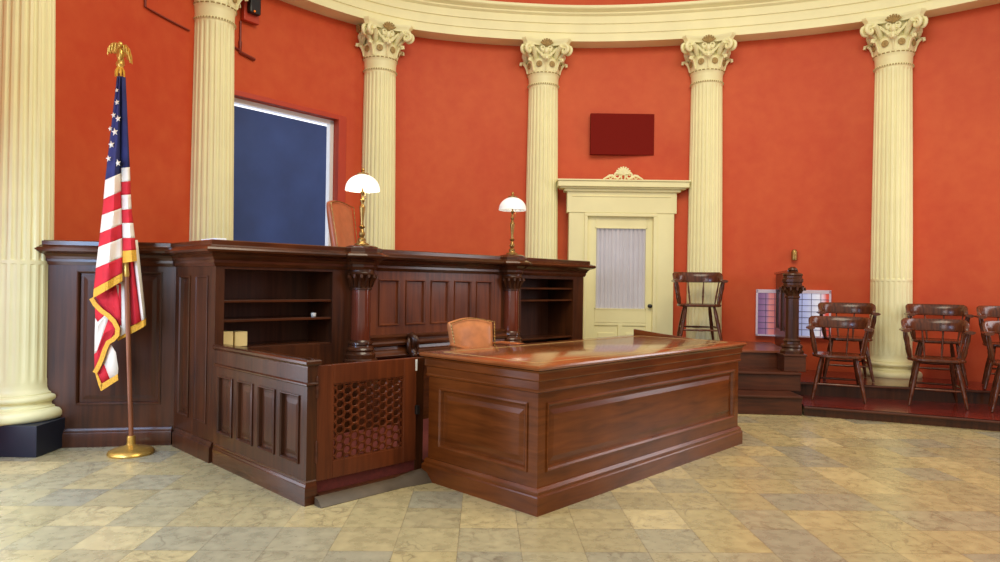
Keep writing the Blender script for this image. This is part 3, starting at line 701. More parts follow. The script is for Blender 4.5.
# ------------------------------------------------------------------ lamps on the two pillars
def make_lamp():
    r = thing('desk_lamp', (0,0,0))
    b = MB(); b.lathe([(.06,0),(.062,.008),(.055,.016),(.036,.024),(.03,.036),(.034,.05),(.026,.06),(.015,.068)],24); b.build('base', M['brass'], r, smooth=45)
    s = MB(); s.lathe([(.013,.064),(.024,.085),(.027,.1),(.018,.12),(.012,.14),(.022,.15),(.026,.16),(.014,.17),(.012,.2),(.018,.26),(.024,.31),(.024,.33),(.014,.34),(.011,.36),(.02,.375),(.02,.385),(.01,.395),(.009,.43),(.018,.44),(.018,.452),(.008,.46),(.007,.6),(.012,.61)],20); s.build('stem', M['brass'], r, smooth=45)
    d = MB(); pr = [(.142,.462),(.146,.464)] + [(.144*math.cos(R(a)), .47+.13*math.sin(R(a))) for a in range(0,84,7)] + [(.02,.6),(.02,.597)] + [(.140*math.cos(R(a)), .468+.127*math.sin(R(a))) for a in range(77,-1,-7)]
    vs = []; fs = []; n = 40
    for rr,z in pr:
        for k in range(n): vs.append((rr*math.cos(2*PI*k/n), rr*math.sin(2*PI*k/n), z))
    for j in range(len(pr)):
        j2 = (j+1) % len(pr)
        for k in range(n): fs.append((j*n+k, j*n+(k+1)%n, j2*n+(k+1)%n, j2*n+k))
    d.add(vs, fs); d.build('lamp_shade', M['shade'], r, smooth=50)
    f = MB(); f.lathe([(.05,.6),(.05,.606),(.03,.612),(.012,.616),(.01,.626),(.016,.634),(.012,.646),(.004,.656),(.001,.66)],18); f.build('finial', M['brass'], r, smooth=45)
    p = MB(); p.tube([(.03,-.03,.45),(.032,-.032,.40)],.0025,5); p.ball((.032,-.032,.395),.006,6); p.build('pull_chain', M['brass'], r)
    return r
lp = make_lamp(); l2 = copy_tree(lp)
for o, u, lab in ((lp,1.225,'brass desk lamp with white glass dome on the left bench pillar'),(l2,3.10,'brass desk lamp with white glass dome on the right bench pillar')):
    c = F+vb*u+nf*.03; o.location = v3(c,1.6135)
    if o is l2:
        for q in children(l2):
            if q.name.startswith('lamp_shade'): q.data = q.data.copy(); q.data.materials[0] = M['shade2']
    tag(o, lab, 'lamp', 'lamps on the judge bench')

# ------------------------------------------------------------------ leather armchairs
def leather_chair(name, label, back_h, m, fz):
    r = thing(name, (0,0,0), label, 'armchair')
    def cushion(w0,w1,z0,z1,th,camel,tilt,bulge):
        mb = MB(); nu, nz = 10, 8; vs = []; fs = []
        for sgn in (1,-1):
            for j in range(nz+1):
                v = j/nz; w = w0+(w1-w0)*v
                for i in range(nu+1):
                    u = i/nu*2-1
                    z = z0+(z1-z0)*v + camel*v*max(0,math.cos(u*1.7))
                    edge = (1-abs(u)**6)*(1-abs(2*v-1)**6)
                    y = tilt*v*(z1-z0) + bulge*(1-u*u)*.6 - sgn*(th*.25+th*.35*edge)
                    vs.append((u*w/2, y, z))
        m1 = (nu+1)*(nz+1)
        for s in range(2):
            for j in range(nz):
                for i in range(nu):
                    a = s*m1+j*(nu+1)+i; fs.append((a,a+1,a+nu+2,a+nu+1))
        ring = [i for i in range(nu+1)]+[j*(nu+1)+nu for j in range(1,nz+1)]+[nz*(nu+1)+i for i in range(nu-1,-1,-1)]+[j*(nu+1) for j in range(nz-1,0,-1)]
        for k in range(len(ring)):
            a,b = ring[k], ring[(k+1)%len(ring)]; fs.append((a,b,b+m1,a+m1))
        return mb.add(vs, fs), [Vector(vs[i]) for i in ring]
    bk, ring = cushion(.40,.50,.50,back_h,.09,.035,.16,.05)
    for p in bk.v: p.y += .2
    bo = bk.build('backrest', m, r, smooth=50, sub=1)
    nl = MB(); pts=[]; rr=[]
    for k in range(len(ring)+1):
        for q in range(4):
            p = ring[k%len(ring)].lerp(ring[(k+1)%len(ring)], q/4); pts.append(Vector((p.x*.965, p.y+.2-.022, .5+(back_h-.5)*.5+(p.z-.5-(back_h-.5)*.5)*.965))); rr.append(.0065 if q%2==0 else .003)
    nl.tube(pts, rr, 6)
    nl.build('nail_trim', M['brass'], bo)
    st = MB(); pr = [(-.25,-.24),(-.2,-.28),(.2,-.28),(.25,-.24),(.24,.2),(.2,.24),(-.2,.24),(-.24,.2)]
    st.prism(pr,.42,.50); st.build('seat', m, r, bevel=.03)
    for s in (-1,1):
        a = MB(); a.tube([(s*.22,.26,.73),(s*.27,.16,.745),(s*.30,0,.74),(s*.305,-.14,.735),(s*.29,-.24,.73),(s*.27,-.28,.71)],[.018,.022,.026,.028,.03,.02],8,flat=.6,up=(0,0,1))
        a.tube([(s*.25,-.1,.46),(s*.275,-.16,.56),(s*.285,-.13,.73)],[.018,.022,.02],8)
        a.build('arm', M['armwood'], r, smooth=50)
    b = MB(); b.lathe([(.05,.06),(.04,.1),(.03,.14),(.03,.36),(.1,.4),(.12,.425)],16)
    for k in range(4):
        a = PI/4+k*PI/2; e = Vector((math.cos(a),math.sin(a),0)); b.tube([e*.03+Vector((0,0,.11)), e*.2+Vector((0,0,.07)), e*.3+Vector((0,0,.025))],[.03,.026,.022],8)
    b.build('pedestal', M['chair'], r, smooth=50)
    return r
cc = leather_chair('leather_armchair','tan leather armchair with brass nails, behind the clerk desk',.93,M['leather'],.1)
cc.location = (-.07,5.42,.10); cc.rotation_euler = (0,0,R(42)); cc.scale = (.96,.96,.96)
jc = leather_chair('leather_armchair','tall rust leather chair behind the judge bench, beside the left lamp',1.30,M['leatherd'],.75)
jc.location = (-1.33,6.75,.75); jc.rotation_euler = (0,0,R(74)); jc.scale = (.95,.95,1.03)

# ------------------------------------------------------------------ low panelled partition and gate
pt = thing('low_partition', v3(K_,0), 'low dark oak panelled partition between the bench corner and the gate', 'partition')
Lk = dist(C_,K_); pp = [(.075,.31,.226,.63),(.385,.615,.226,.63),(.69,.915,.226,.63),(.985,1.215,.226,.63)]
mb = MB(); A,t,n = facade(mb, C_, K_, 0, .80, pp)
TH = .065
mb.add([v3(A+t*Lk,0),v3(A+t*Lk-n*TH,0),v3(A+t*Lk-n*TH,.8),v3(A+t*Lk,.8)],[(0,1,2,3)])
mb.add([v3(A-n*TH+t*.0,0),v3(A+t*Lk-n*TH,0),v3(A+t*Lk-n*TH,.8),v3(A-n*TH,.8)],[(0,1,2,3)])
mb.build('stile_frame', M['wood'], pt)
for p in pp: panel_part(A,t,n,p,M['wood'],pt,bead=.013,depth=.018)
Kp = Vector(K_); Kb = Kp-n*TH
mb = MB(); mb.sweep([Vector(C_)+t*.02, Kp, Kb], [(-.03,.69),(.004,.69),(.012,.697),(.012,.705),(.004,.712),(-.03,.712)], 1); mb.build('rail_moulding', M['woodh'], pt)
mb = MB(); mb.sweep([Vector(C_)+t*.02, Kp, Kb], [(-.03,0),(.014,0),(.014,.10),(.01,.112),(.006,.12),(.005,.134),(0,.14),(-.03,.142)], 1); mb.build('base_moulding', M['woodh'], pt, smooth=30)
mb = MB(); c0 = Vector(C_)+t*.01
capp = [c0+n*.02, Kp+n*.02+t*.02, Kb-n*.02+t*.02, c0-n*(TH+.02)]
for k,(z,o) in enumerate(((.80,-.012),)):
    pass
prof = [(-.05,.795),(-.004,.797),(.0,.806),(.012,.812),(.018,.822),(.018,.836),(.010,.844),(-.05,.846)]
mb.sweep([c0, Kp, Kb, c0-n*TH], prof, 1); mb.prism([c0, Kp, Kb, c0-n*TH], .80, .8455)
mb.build('cap_rail', M['woodh'], pt, smooth=30)

gt = thing('swing_gate', v3(Kp+t*.0,.12), 'low oak swing gate with a wavy lattice panel beside the clerk desk', 'gate')
G0 = Vector((-1.068,3.998)); gl = .745; ng = Vector((vg.y,-vg.x)); GT = .036
GP = lambda u,z,d=0: v3(G0+vg*u+ng*d, z)
def gbox(mb,u0,u1,z0,z1,d0=-GT,d1=0): mb.para(GP(u0,z0,d0), v3(vg*(u1-u0),0), v3(ng*(d1-d0),0), (0,0,z1-z0))
mb = MB(); gbox(mb,.005,.115,.125,.806); gbox(mb,.64,gl,.125,.806); gbox(mb,.115,.64,.69,.806); gbox(mb,.115,.64,.125,.228)
mb.build('gate_frame', M['gate'], gt, bevel=.003)
mb = MB()
for u0,u1,z0,z1 in ((.115,.122,.228,.69),(.633,.64,.228,.69),(.115,.64,.228,.235),(.115,.64,.683,.69)): gbox(mb,u0,u1,z0,z1,-.026,-.004)
mb.build('gate_bead', M['gate'], gt)
# lattice: staggered oval holes that overlap like chain mail
mb = MB(); nc = 10; cw = (.64-.115)/nc; nr = 9; rh = (.69-.228)/nr
for k in range(nc+1):
    for j in range(nr+1):
        uc = .115+cw*k; zc = .228+rh*(j+(.5 if k%2 else 0)); pts = []
        for q in range(17):
            a = 2*PI*q/16; pts.append((uc+.029*math.cos(a), zc+.027*math.sin(a)))
        run = []
        def flush():
            if len(run) > 2: mb.tube([GP(x,z,-.014) for x,z in run], .0062, 6, up=v3(ng,0), flat=1.9)
            run.clear()
        for x,z in pts:
            if .113 <= x <= .642 and .226 <= z <= .692: run.append((x,z))
            else: flush()
        flush()
mb.build('lattice_panel', M['gate'], gt, smooth=50)
for z in (.24,.62):
    h = MB(); h.para(GP(-.008,z,-.004), v3(vg*.022,0), v3(ng*.007,0), (0,0,.12)); h.lathe([(.004,z-.006),(.005,z),(.005,z+.12),(.003,z+.126)],10,GP(.002,0,.003)); tag(h.build('hinge', M['step'], gt),'dark bronze hinge')
h = MB(); h.para(GP(gl-.012,.72,-.02), v3(vg*.014,0), v3(ng*.026,0), (0,0,.075)); tag(h.build('latch_plate', M['white'], gt, bevel=.002),'white metal latch plate')
h = MB(); h.para(GP(gl-.012,.43,-.012), v3(vg*.03,0), v3(ng*.03,0), (0,0,.06)); tag(h.build('latch', M['black'], gt, bevel=.004),'black latch')

# carpeted floor behind the gate, and the worn stone sill below it
N_ = (.226,3.86); R_ = (2.002,5.688); L_ = (-.462,4.524); B4 = (1.30,6.372)
cf = thing('clerk_platform', v3(G0,0), 'low red carpeted platform behind the swing gate', 'platform')
poly = [G0-ng*.04+vg*.12, G0-ng*.04+vg*.80, Vector((B4[0]-.35,B4[1]-.05)), F+vb*3.6+nf*.2, F+nf*.2+vb*.18]
mb = MB(); mb.prism(poly, 0, .1); mb.build('carpet_deck', M['carpet'], cf)
mb = MB(); mb.para(GP(.01,.0,-.05), v3(vg*.80,0), v3(ng*.03,0), (0,0,.125)); mb.build('riser_board', M['carpet'], cf); mb=MB(); mb.para(GP(.01,.0,-.02), v3(vg*.80,0), v3(ng*.05,0), (0,0,.055)); mb.build('nosing', M['wood'], cf, bevel=.004)
ss = MB(); vs = []; fs = []
NS_ = 12
for k in range(NS_+1):
    u = -.02+.86*k/NS_; w = .055 + (.02 if k < 9 else .02+.05*(k-8)/4); hh = .05 if k < 8 else .05+.022*math.sin((k-8)/4*PI*.6)
    for d,z in ((.03,0),(.03,hh),(.03+w*.5,hh*.8),(.03+w,0.003),(.03+w,0)): vs.append(GP(u,z,d))
for k in range(NS_):
    for j in range(4): fs.append((k*5+j,k*5+j+1,(k+1)*5+j+1,(k+1)*5+j))
fs += [(0,1,2,3,4),tuple(NS_*5+j for j in range(5))]
ss.add(vs,fs); tag(ss.build('stone_sill', M['darkstone'], smooth=40), 'worn grey stone sill on the floor below the swing gate', 'sill')

# ------------------------------------------------------------------ clerk desk
dk = thing('clerk_desk', v3(N_,0), 'large polished mahogany clerk desk with long fielded panel, centre of the room', 'desk')
Q = [Vector(L_),Vector(N_),Vector(R_),Vector(B4)]
faces = [(Q[0],Q[1]),(Q[1],Q[2]),(Q[2],Q[3]),(Q[3],Q[0])]
mb = MB(); allp = []
for k,(a,b) in enumerate(faces):
    l = dist(a,b); p = [(.075,l-.075,.225,.625)] if k else [(.10,l-.075,.225,.625)]
    A,t,n = facade(mb,a,b,0,.80,p,depth=.018); allp.append((A,t,n,p[0]))
mb.build('frame', M['desk'], dk)
for A,t,n,p in allp: panel_part(A,t,n,p,M['desk'],dk,depth=.018,bead=.022)
ring = Q
mb = MB(); mb.sweep(ring,[(-.01,0),(.03,0),(.03,.10),(.026,.108),(.02,.112),(.02,.128),(.012,.14),(.008,.146),(-.01,.148)],1,closed=True); mb.build('base_moulding', M['desk'], dk)
mb = MB(); mb.sweep(ring,[(-.01,.683),(.004,.684),(.014,.69),(.016,.70),(.012,.706),(.012,.75),(.018,.754),(.022,.76),(.022,.80),(.03,.812),(.036,.815),(-.01,.815)],1,closed=True); mb.build('frieze', M['desk'], dk)
mb = MB(); tL=(Q[1]-Q[0]).normalized(); nL=Vector((tL.y,-tL.x)); mb.para(GP(gl+.004,0,-.07),v3(vg*.07,0),v3(ng*.055,0),(0,0,.80)); tag(mb.build('gate_post',M['wood'],dk,bevel=.003),'dark post for the gate latch')
def inset(poly, d):
    out = []
    for i in range(len(poly)):
        p0,p1,p2 = poly[i-1],poly[i],poly[(i+1)%len(poly)]
        t0=(p1-p0).normalized(); t1=(p2-p1).normalized(); n0=Vector((t0.y,-t0.x)); n1=Vector((t1.y,-t1.x)); b=(n0+n1).normalized()
        out.append(p1-b*d/max(.3,b.dot(n0)))
    return out
mb = MB(); lv = [(-.03,.815),(-.045,.82),(-.05,.832),(-.045,.842),(-.036,.846)]
vs = [v3(p,z) for d,z in lv for p in inset(Q,d)]; fs = []
for j in range(len(lv)-1):
    for i in range(4): fs.append((j*4+i,j*4+(i+1)%4,(j+1)*4+(i+1)%4,(j+1)*4+i))
fs += [(3,2,1,0), tuple(len(lv)*4-4+i for i in range(4))]
mb.add(vs,fs); top = mb.build('desk_top', M['desktop'], dk, smooth=30)
mb = MB(); i1 = inset(Q,.07)
mb.sweep(i1,[(-.005,.8458),(-.005,.8472),(.005,.8472),(.005,.8458)],1,closed=True)
tag(mb.build('tooled_border', M['gild'], top),'gilt tooled border')
a,b = inset(Q,.0)[2], inset(Q,.0)[3]; t=(b-a).normalized(); n=Vector((-t.y,t.x)); L4=(b-a).length
mb = MB(); s0,s1 = L4*.42, L4+.03
P0,P1 = a+t*s0, a+t*s1
mb.add([v3(P0,.846),v3(P1,.846),v3(P1+n*.03,.846),v3(P0+n*.03,.846),v3(P0,.848),v3(P1,.90),v3(P1+n*.03,.90),v3(P0+n*.03,.848)],[(3,2,1,0),(4,5,6,7),(0,1,5,4),(1,2,6,5),(2,3,7,6),(3,0,4,7)])
tag(mb.build('end_rail', M['desk'], dk), 'tapered wooden rail at the far end of the top')

# ------------------------------------------------------------------ flag on its stand
YF = 5.08
def fp(px, py, dy=0):
    y = YF+dy; a = (px-500)/680; b = (py-281)/680
    return Vector((y*(a+.01396*b), y, 1.3+y*(.01396*a-b+.00524)))
fl = thing('flag_on_stand', (-2.735,YF,0), 'furled american flag with gold fringe on a pole, standing by the left column', 'flag')
mb = MB(); c = Vector((-2.735,YF,0)); mb.lathe([(.155,0),(.16,.012),(.152,.028),(.12,.042),(.06,.056),(.032,.07),(.028,.09),(.03,.12),(.026,.135)],32,c); mb.build('stand_base', M['gold'], fl, smooth=45)
ptop = fp(119.5,64); pb = c+Vector((0,0,.12)); pj = pb.lerp(ptop,.47)
mb = MB(); mb.tube([pb,pb.lerp(ptop,.44)],.0165,14); mb.tube([pb.lerp(ptop,.5),ptop],.0165,14); po = mb.build('pole', M['polewood'], fl, smooth=50)
mb = MB(); mb.tube([pb.lerp(ptop,s) for s in (.43,.435,.45,.455,.47,.475,.49,.505)],[.019,.022,.019,.018,.018,.024,.02,.019],14); tag(mb.build('pole_joint', M['gold'], po, smooth=50),'brass pole joint')
# eagle
e = MB(); g = ptop
e.lathe([(.018,-.07),(.022,-.05),(.016,-.03),(.026,-.01),(.03,.005),(.02,.02)],14,g)
e.ball(g+Vector((0,0,.075)),.03,12,(.9,.8,1.7)); e.ball(g+Vector((.004,-.01,.145)),.02,10,(1,1,1.1)); e.tube([g+Vector((.004,-.02,.147)),g+Vector((.01,-.045,.138))],[.009,.002],6)
def wing(outline, yb):
    n=len(outline); vs=[]
    for dy in (-.008,.008):
        for x,z in outline: vs.append(g+Vector((x,yb+dy-abs(x)*.18,z)))
    e.add(vs,[tuple(range(n))[::-1],tuple(range(n,2*n))]+[(k,(k+1)%n,n+(k+1)%n,n+k) for k in range(n)])
wing([(-.006,.06),(-.012,.13),(-.035,.165),(-.065,.155),(-.085,.12),(-.092,.075),(-.078,.09),(-.07,.078),(-.06,.092),(-.048,.08),(-.036,.09),(-.02,.07)],.01)
wing([(.006,.06),(.012,.13),(.04,.15),(.07,.115),(.088,.06),(.094,.0),(.082,.025),(.074,.015),(.066,.04),(.054,.035),(.042,.06),(.024,.055)],.01)
for s_,pts_ in ((-1,((.03,.15),(.05,.15),(.068,.135),(.078,.115))),(1,((.03,.14),(.052,.12),(.068,.09),(.08,.055)))):
    for x,z in pts_: e.tube([g+Vector((s_*x,-.006-x*.18,z)),g+Vector((s_*(x+.006),-.004-x*.18,z-.05))],[.007,.004],5)
e.tube([g+Vector((0,.01,.05)),g+Vector((-.005,.02,.0))],[.02,.028],6)
tag(e.build('eagle_finial', M['gold'], fl, smooth=50),'gilt eagle with spread wings')
RED,WHT,BLU,GLD = 0,1,2,3
cl = MB(); fgm = MB()
def bands(rows, cols, base, amp, folds, nu=8, nv=4, target=None):
    for j, ci in enumerate(cols):
        (l0,r0),(l1,r1) = rows[j],rows[j+1]; vs=[]; fs=[]
        for b in range(nv+1):
            v=b/nv; l=Vector(l0).lerp(Vector(l1),v); r=Vector(r0).lerp(Vector(r1),v)
            for a in range(nu+1):
                u=a/nu; p=l.lerp(r,u); vs.append(fp(p.x,p.y, base - amp*math.sin(PI*u)*(1-.35*math.cos(2*PI*folds*u+p.y*.02))))
        for b in range(nv):
            for a in range(nu): fs.append((b*(nu+1)+a,b*(nu+1)+a+1,(b+1)*(nu+1)+a+1,(b+1)*(nu+1)+a))
        (fgm if ci==GLD else cl).add(vs,fs,0 if ci==GLD else ci)
main = [((116.5,76),(120,76)),((105,180),(120.5,173)),((103.5,199),(121,191)),((102,215),(121.3,208)),((100,233),(121.8,224)),((98.5,247),(122,238)),((96,268),(122.3,257)),((94,289),(122.3,273)),((93.5,298),(122.3,281))]
bands(main,[BLU,WHT,RED,WHT,RED,WHT,RED,GLD],-.035,.05,1.5,10,8)
side = [((119.8,76),(125,77)),((120.3,168),(129.4,167)),((120.8,182),(130,181)),((121,195),(130.5,194.5)),((121.4,210),(131.3,209)),((121.7,223),(133,223)),((122,238),(134.8,238)),((122,251),(136,250)),((122.2,263),(136.8,261))]
bands(side,[BLU,WHT,RED,WHT,RED,WHT,RED,GLD],-.028,.03,1,6,6)
back = [((137.5,240),(146,318)),((131,240),(141.5,321)),((128.5,250),(131,326)),((121,262),(123,331)),((112,270),(117,334))]
for k,ci in enumerate((WHT,RED,WHT,RED)):
    (a0,a1),(b0,b1) = back[k],back[k+1]; bands([(a0,b0),(a1,b1)],[ci],.05,.025,1,4,8)
bands([((146,318),(141.5,321)),((146,325),(142,328))],[GLD],.048,.01,1,4,2); bands([((141.5,321),(117,334)),((142,328),(118,341))],[GLD],.048,.025,1,8,2)
def poly(pts, ci, dy, target=None):
    (fgm if ci==GLD else cl).add([fp(x,y,dy - .012*math.sin((x-95)*.35)) for x,y in pts],[tuple(range(len(pts)))],0 if ci==GLD else ci)
poly([(95,296),(108,290),(117,283),(121,284),(121.5,326),(117,320),(110,314),(103,309)],RED,.01)
poly([(116,283),(128,281),(128,332),(121,336),(120.5,324),(118,300)],WHT,.015)
poly([(110,296),(116,286),(119,300),(121,318),(117,320),(113,310)],RED,.008)
poly([(95,298),(103,309),(106,314),(98,322),(95.5,318)],RED,.0)
poly([(95.5,318),(98,322),(106,314),(109,318),(104,332),(97,352),(94.6,354)],WHT,.0)
poly([(104,332),(109,318),(117,325),(119,330),(117,338),(110,343),(106,354),(99,374),(95,372),(94.6,354),(97,352)],RED,.0)
poly([(106,354),(110,343),(116,352),(118.5,368),(118,377),(111,382),(104,364)],WHT,.012)
poly([(99,374),(104,364),(110.5,374),(111,380),(101.5,385)],RED,.010)
fr = [(93.5,297),(97,303),(103,309),(110,314),(116,320),(120,328),(119.5,336),(115,341),(110,344),(107,351),(104,360),(100,369),(97,374)]
ins = []
for k,(x,y) in enumerate(fr):
    ax,ay = fr[max(k-1,0)]; bx,by = fr[min(k+1,len(fr)-1)]; dx,dy = bx-ax,by-ay; l=math.hypot(dx,dy)
    ins.append((x-dy/l*4.6, y+dx/l*4.6))          # towards the lower left of the travelling hem
vs = [fp(x,y,-.012) for x,y in fr]+[fp(x,y,-.014) for x,y in ins]; n = len(fr)
fgm.add(vs,[(k,k+1,n+k+1,n+k) for k in range(n-1)])
for pts in ([(95,371),(97,372),(102.5,385),(101.5,391),(99,385)],[(101.5,384),(118,374),(118.6,380),(101.5,391)]):
    fgm.add([fp(x,y,-.004) for x,y in pts],[tuple(range(len(pts)))])
# stars on the canton
for (sx,sy,sr) in ((116.5,102,3),(117.6,118.5,3.6),(113,115,3),(109.8,128.5,2.6),(114.4,131.8,4.2),(111,144.5,4.0),(108.2,158.5,3.4),(117.5,163,3.8),(116.3,90,2.2)):
    vs=[]
    for k in range(10):
        a=PI/2+k*PI/5+.15; r=sr if k%2==0 else sr*.42; vs.append(fp(sx+r*.85*math.cos(a), sy-r*math.sin(a), -.092))
    cl.add(vs,[tuple(range(10))],WHT)
fo = cl.build('flag_cloth',[M['fred'],M['fwhite'],M['fblue']],fl,smooth=60,solid=.003)
tag(fgm.build('fringe',M['goldfringe'],fo,solid=.004),'gold fringe')
tl = MB()
for k in range(7):
    a=2*PI*k/7; p=fp(119.5,70); tl.tube([p+Vector((.012*math.cos(a),.012*math.sin(a),.03)),p+Vector((.028*math.cos(a),.028*math.sin(a),-.01)),p+Vector((.03*math.cos(a),.03*math.sin(a),-.05))],[.006,.008,.005],5)
tag(tl.build('tassel',M['goldfringe'],fo),'gold tassel cord')

# ------------------------------------------------------------------ stepped platform by the door (witness stand)
wsd = thing('witness_stand', (2.9,7.0,0), 'brown wooden platform with three steps right of the door, carrying the lone chair', 'platform')
SA = Vector((2.40,7.012)); SB = Vector((3.05,6.958)); ts=(SB-SA).normalized(); bs=Vector((-ts.y,ts.x))
for k in range(3):
    z0=.2*k; z1=.2*(k+1); y=.335*k
    a=SA+bs*y-ts*.5; w=(SB-SA).length+(.56,.66,.6)[k]
    mb=MB()
    if k<2:
        mb.para(v3(a+bs*.015,z0),v3(ts*w,0),v3(bs*(.36 if k==0 else .40),0),(0,0,z1-.025-z0)); mb.para(v3(a-bs*.01,z1-.025),v3(ts*w,0),v3(bs*.42,0),(0,0,.025))
        mb.build('step',M['step'],wsd,bevel=.006)
    else:
        A0=a; P=[A0, SB+bs*y+ts*.155, Vector((3.53,8.82)), Vector((3.2,8.93)), Vector((2.92,8.84)), Vector((2.62,8.84)), Vector((2.36,9.05)), Vector((1.95,9.1))]
        mb.prism([p+bs*.015 if i<2 else p for i,p in enumerate(P)],0,.575); mb.build('platform_body',M['step'],wsd)
        mb=MB(); mb.prism([p-bs*.01 if i<2 else p for i,p in enumerate(P)],.575,.6); mb.build('platform_deck',M['platform'],wsd,bevel=.005)
wwt = thing('stair_railing', (3.215,7.475,.4), 'dark turned post with panelled side wall running back to the low leaded window', 'railing')
NP = Vector((3.215,7.475))
mb=MB(); mb.para(v3(NP-ts*.115-bs*.115,.4),v3(ts*.23,0),v3(bs*.23,0),(0,0,.165)); mb.para(v3(NP-ts*.125-bs*.125,.565),v3(ts*.25,0),v3(bs*.25,0),(0,0,.025)); mb.build('post_pedestal',M['step'],wwt,bevel=.006)
mb=MB(); z=.59
mb.lathe([(.125,z),(.125,z+.03),(.11,z+.045),(.105,z+.06),(.115,z+.075),(.108,z+.095),(.09,z+.105),(.086,z+.13),(.094,z+.14),(.08,z+.155),(.072,z+.165),(.07,z+.6),(.08,z+.612),(.08,z+.625),(.072,z+.635),(.082,z+.68),(.1,z+.71),(.118,z+.725),(.12,z+.74),(.1,z+.75),(.1,z+.775),(.112,z+.785),(.112,z+.815),(.1,z+.825),(.1,z+.85),(.108,z+.86),(.1,z+.875),(.07,z+.885),(.05,z+.893),(.04,z+.9),(.052,z+.915),(.045,z+.935),(.02,z+.95),(.001,z+.953)],10,v3(NP,0))
for k in range(12):
    a=2*PI*k/12; e=Vector((math.cos(a),math.sin(a),0)); cc_=v3(NP,z)
    mb.tube([cc_+e*.084+Vector((0,0,.66)),cc_+e*.105+Vector((0,0,.70)),cc_+e*.13+Vector((0,0,.715)),cc_+e*.132+Vector((0,0,.69))],[.01,.014,.014,.009],6)
mb.build('newel_post',M['wood'],wwt,smooth=35)
S0=NP+bs*.10; S1=Vector((3.63,8.95)); tw=(S1-S0).normalized(); nw=Vector((-tw.y,tw.x)); lw_=(S1-S0).length
mb=MB(); pn=[(.12,.64,.78,1.3),(.74,1.25,.78,1.3)]
A,t,n=facade(mb,S1,S0,.6,1.49,[(lw_-p[1],lw_-p[0],p[2],p[3]) for p in pn])
mb.add([v3(S0-n*.07,.6),v3(S1-n*.07,.6),v3(S1-n*.07,1.49),v3(S0-n*.07,1.49)],[(0,1,2,3)]); mb.add([v3(S0,.6),v3(S0-n*.07,.6),v3(S0-n*.07,1.49),v3(S0,1.49)],[(0,1,2,3)])
mb.para(v3(S0-n*.07,.4),v3(S1-S0,0),v3(n*.07,0),(0,0,.2))
sw=mb.build('side_wall',M['wood'],wwt)
for p in pn: panel_part(A,t,n,(lw_-p[1],lw_-p[0],p[2],p[3]),M['wood'],sw)
mb=MB(); mb.para(v3(S0-n*.09,1.48),v3(S1-S0,0),v3(n*.11,0),(0,0,.03)); mb.build('cap_rail',M['woodh'],sw,bevel=.006)

# ------------------------------------------------------------------ red stepped platform for the chairs
tp = thing('seating_platform',(3.5,7,0),'low platform with glossy maroon tread under the front row of chairs','platform')
tp2 = thing('seating_platform',(3.5,7.8,.1),'upper platform with maroon tread under the back row of chairs','platform')
E1=[Vector((3.135,6.975)),Vector((3.93,6.665)),Vector((4.70,6.305)),Vector((5.5,5.83)),Vector((6.3,5.2))]
wallb=[Vector(p)-Vector((0,.03)) for p in (wall_pt(6.7),wall_pt(6.0),wall_pt(5.3),wall_pt(4.6),wall_pt(4.0),wall_pt(3.72))]
E2=[Vector((3.3,7.73)),Vector((4.29,7.465)),Vector((5.3,7.2)),Vector((6.2,6.75))]
def tier(E, tail, z0, z1, mats, tp):
    mb=MB(); mb.prism(E+tail,z0,z1-.022); mb.build('riser',mats[0],tp)
    F_=[]; 
    for i,p in enumerate(E):
        t=(E[min(i+1,len(E)-1)]-E[max(i-1,0)]).normalized(); F_.append(p+Vector((t.y,-t.x))*.02)
    mb=MB(); mb.prism(F_+tail,z1-.022,z1); mb.build('tread',mats[1],tp,bevel=.005)
    mb=MB(); mb.sweep(F_,[(0,z1-.024),(.012,z1-.022),(.014,z1-.012),(.01,z1),(-.035,z1),(-.035,z1-.01)],1); mb.build('nosing',M['step'],tp)
tier(E1,[Vector((6.6,6.3))]+[p-Vector((0,.0)) for p in wallb]+[Vector((3.35,7.73))],0,.1,(M['wood'],M['tread']),tp)
tier(E2,wallb,.1,.245,(M['wood'],M['tread']),tp2)

